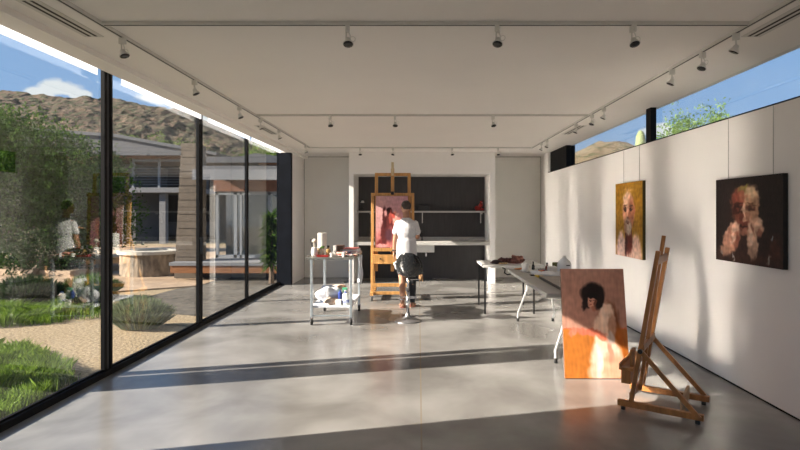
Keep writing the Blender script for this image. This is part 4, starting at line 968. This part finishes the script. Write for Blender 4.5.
# saguaro
sg = thing('saguaro_cactus', 'tall ribbed saguaro cactus outside the high right window', 'cactus', (10.5, 25.2, 0))
mb = MB(); prof = []
for rr_, z in ((.2, 0), (.24, 1), (.26, 3), (.25, 4.7), (.20, 5.15), (.10, 5.35), (.02, 5.4)): prof.append((rr_, z))
mb.lathe((10.5, 25.2, 0), prof, 24); mb.build('ribbed_stem', mat('cactus_green', (.22, .27, .12), .8, var=.25, scale=30, stretch=(1, 1, .1)), sg, smooth=False)
# yucca by the pavilion
yc = thing('yucca', 'spiky green yucca at the right end of the pavilion deck', 'plant', (-3.2, 11.6, 0))
ry = random.Random(4); vs = []; fs = []
for k in range(420):
    a = ry.uniform(0, 2*PI); el = ry.uniform(-.3, 1.2); l = ry.uniform(.22, .36); z0 = ry.uniform(.35, 1.45)
    p = Vector((-3.2+.02*math.cos(a), 11.6, z0)); d = Vector((math.cos(a)*math.cos(el)*.7, math.sin(a)*math.cos(el), math.sin(el)))
    q = p+d*l*.6; e2 = q+Vector((d.x, d.y, d.z-.6))*l*.5; sd_ = d.cross(Vector((0, 0, 1))).normalized()*.014
    e2.x = min(e2.x, -3.03); q.x = min(q.x, -3.03)
    i = len(vs); vs += [p-sd_, p+sd_, q+sd_, e2, q-sd_]; fs.append((i, i+1, i+2, i+3, i+4))
mesh_from(vs, fs, 'spiky_leaves', leaf1, yc)
MB().tube([(-3.2, 11.6, -.03), (-3.19, 11.6, .7), (-3.2, 11.6, 1.4)], [.06, .045, .04], 8).build('stem', bark, yc)
# lavender bush
def bush(label, cx, cy, rx, ry_, h, n, m, seed, name='lavender_bush', cat='bush', wd=.006):
    r = random.Random(seed); vs = []; fs = []
    for k in range(n):
        a = r.uniform(0, 2*PI); q = math.sqrt(r.random())
        p = Vector((cx+rx*.45*q*math.cos(a), cy+ry_*.45*q*math.sin(a), -.02)); e1 = Vector((cx+rx*q*math.cos(a), cy+ry_*q*math.sin(a), h*(1.0-.45*q*q)*r.uniform(.7, 1.1)))
        mid = p.lerp(e1, .5)+Vector((r.gauss(0, .02), r.gauss(0, .02), .03)); s_ = Vector((r.gauss(0, 1), r.gauss(0, 1), 0)).normalized()*wd
        i = len(vs); vs += [p-s_, p+s_, mid+s_*1.6, e1, mid-s_*1.6]; fs.append((i, i+1, i+2, i+3, i+4))
    o = mesh_from([Vector(v)-Vector((cx, cy, 0)) for v in vs], fs, name, m); o.location = (cx, cy, 0); tag(o, label, cat); return o
bush('silvery green lavender bush on the gravel beyond the second window pane', -3.75, 7.15, .52, .30, .42, 2600, lavm, 1)
bush('small green shrub on the gravel at the left behind the grass', -5.3, 8.6, .45, .4, .4, 1200, leaf2, 2, 'shrub', 'shrub', .012)
bush('dark low shrub in the planting bed at the left edge', -6.6, 9.0, .6, .5, .5, 1500, leaf2, 3, 'shrub', 'shrub', .014)
bush('dark low shrub between the grass bed and the terrace steps', -5.9, 9.6, .6, .4, .45, 1500, leaf1, 4, 'shrub', 'shrub', .012)
def grass(label, poly, n, h, seed):
    r = random.Random(seed); vs = []; fs = []
    xs = [p[0] for p in poly]; ysx = [p[1] for p in poly]
    def inside(x, y):
        c = False; j = len(poly)-1
        for i in range(len(poly)):
            if (poly[i][1] > y) != (poly[j][1] > y) and x < (poly[j][0]-poly[i][0])*(y-poly[i][1])/(poly[j][1]-poly[i][1])+poly[i][0]: c = not c
            j = i
        return c
    k = 0
    while k < n:
        x = r.uniform(min(xs), max(xs)); y = r.uniform(min(ysx), max(ysx))
        if not inside(x, y): continue
        if noise.noise(Vector((x*1.3, y*1.3, seed))) < -.35 and r.random() < .7: k += 1; continue
        k += 1
        hh_ = h*(.7+.7*noise.noise(Vector((x*2.2, y*2.2, seed+5)))+.3*r.random())
        lean = Vector((noise.noise(Vector((x*3, y*3, 1)))*1.6+r.gauss(0, .35), noise.noise(Vector((x*3, y*3, 7)))*1.6+r.gauss(0, .35), 0))*hh_*.7
        s_ = Vector((r.gauss(0, 1), r.gauss(0, 1), 0)).normalized()*.0032
        p = Vector((x, y, -.03)); m1 = p+lean*.35+Vector((0, 0, hh_*.65)); e1 = p+lean+Vector((0, 0, hh_*.9))
        if e1.x > -3.0: e1.x = -3.0
        if m1.x > -3.0: m1.x = -3.0
        i = len(vs); vs += [p-s_, p+s_, m1+s_, e1, m1-s_]; fs.append((i, i+1, i+2, i+3, i+4))
    o = mesh_from(vs, fs, 'grass_patch', grassm); tag(o, label, 'grass', kind='stuff'); return o
grass('long soft green grass right outside the nearest window pane', [(-3.02, 3.0), (-3.02, 4.75), (-3.5, 5.3), (-4.3, 5.9), (-5.3, 6.2), (-7, 5.8), (-7, 3.0)], 46000, .17, 1)
grass('green grass bed across the gravel path at the left edge', [(-5.2, 7.4), (-4.6, 8.0), (-5.0, 8.6), (-6.5, 9.4), (-9, 9.5), (-9, 7.0), (-6.4, 6.9)], 22000, .20, 2)

# -------- hills
def hill(name, x0, x1, y0, y1, nx, ny, hf, m, label):
    vs = []; fs = []
    for j in range(ny+1):
        for i in range(nx+1):
            x = x0+(x1-x0)*i/nx; y = y0+(y1-y0)*j/ny
            vs.append((x, y, hf(x, y)))
    fs = [(j*(nx+1)+i, j*(nx+1)+i+1, (j+1)*(nx+1)+i+1, (j+1)*(nx+1)+i) for j in range(ny) for i in range(nx)]
    o = mesh_from(vs, fs, name, m)
    o['kind'] = 'structure'; return o
def hillmat(n, rockc, rock2, bush_, thr):
    m = bpy.data.materials.new(n); m.use_nodes = True; t = m.node_tree; b = t.nodes['Principled BSDF']; b.inputs['Roughness'].default_value = .95
    tcx = t.nodes.new('ShaderNodeTexCoord')
    a = t.nodes.new('ShaderNodeTexNoise'); a.inputs['Scale'].default_value = .16; a.inputs['Detail'].default_value = 9; a.inputs['Roughness'].default_value = .7
    c = t.nodes.new('ShaderNodeTexNoise'); c.inputs['Scale'].default_value = .75; c.inputs['Detail'].default_value = 6; c.inputs['Roughness'].default_value = .7
    for k in (a, c): t.links.new(tcx.outputs['Object'], k.inputs['Vector'])
    r = t.nodes.new('ShaderNodeValToRGB'); r.color_ramp.elements[0].position = .35; r.color_ramp.elements[1].position = .65; r.color_ramp.elements[0].color = (*rockc, 1); r.color_ramp.elements[1].color = (*rock2, 1)
    t.links.new(a.outputs[0], r.inputs[0])
    k = t.nodes.new('ShaderNodeValToRGB'); k.color_ramp.elements[0].position = thr; k.color_ramp.elements[1].position = thr+.05
    t.links.new(c.outputs[0], k.inputs[0])
    mx = t.nodes.new('ShaderNodeMix'); mx.data_type = 'RGBA'; mx.inputs[7].default_value = (*bush_, 1)
    t.links.new(k.outputs[0], mx.inputs[0]); t.links.new(r.outputs[0], mx.inputs[6]); t.links.new(mx.outputs[2], b.inputs['Base Color'])
    bp = t.nodes.new('ShaderNodeBump'); bp.inputs['Strength'].default_value = 1; bp.inputs['Distance'].default_value = 1.3
    t.links.new(c.outputs[0], bp.inputs['Height']); t.links.new(bp.outputs[0], b.inputs['Normal'])
    return m
ridge = [(-60, 80), (0, 90), (15, 90), (31, 90), (56, 93), (100, 97), (115, 99), (149, 105), (181, 110), (195, 114), (220, 124), (250, 138), (275, 148), (320, 165), (418, 190), (520, 205)]
def ridge_y(px):
    if px <= ridge[0][0]: return ridge[0][1]
    for (a, b), (c, d) in zip(ridge, ridge[1:]):
        if px <= c: return b+(d-b)*(px-a)/(c-a)
    return ridge[-1][1]
YR = 170
def hleft(x, y):
    px = 418.5+533*x/YR; top = 1.54+(212-ridge_y(px))*YR/533
    t = max(0, min(1, (y-70)/(YR-70))); k = t**1.15 if y <= YR else max(0, 1-(y-YR)/80)
    p = Vector((x*.045, y*.045, 2))
    n = noise.fractal(p, 1.0, 2.1, 5)*3.2*math.sin(min(1, t)*PI*.93)+noise.fractal(Vector((x*.25, y*.25, 9)), .8, 2.1, 4)*.6*min(1, t*3)+(.45*max(0, noise.noise(Vector((x*.55, y*.55, 1))))**.5)*min(1, t*3)
    return -.5+top*k+n
hill('hillside', -270, -20, 70, 230, 420, 170, hleft, hillmat('desert_rock', (.055, .034, .022), (.20, .13, .085), (.035, .05, .016), .48), '')
def hright(x, y):
    px = 418.5+533*x/110
    pts = [(520, 175), (565, 153), (585, 143), (600, 139), (625, 141), (645, 146), (675, 165), (800, 200)]
    yy = pts[0][1] if px < pts[0][0] else pts[-1][1]
    for (a, b), (c, d) in zip(pts, pts[1:]):
        if a <= px <= c: yy = b+(d-b)*(px-a)/(c-a)
    top = 1.54+(212-yy)*110/533; t = max(0, min(1, (y-60)/50)); k = t if y <= 110 else max(0, 1-(y-110)/50)
    return -.5+top*k+noise.fractal(Vector((x*.12, y*.12, 4)), 1.0, 2.1, 5)*1.2*t
hill('hillside', 10, 110, 60, 160, 130, 100, hright, hillmat('dry_grass_rock', (.13, .09, .05), (.30, .225, .125), (.05, .07, .02), .52), '')
struct('distant_ground', MB().box(-500, -60.5, -60, 400, -.9, -.5).box(60.5, 500, -60, 400, -.9, -.5).box(-60, 60, 70.5, 400, -.9, -.5), farg)
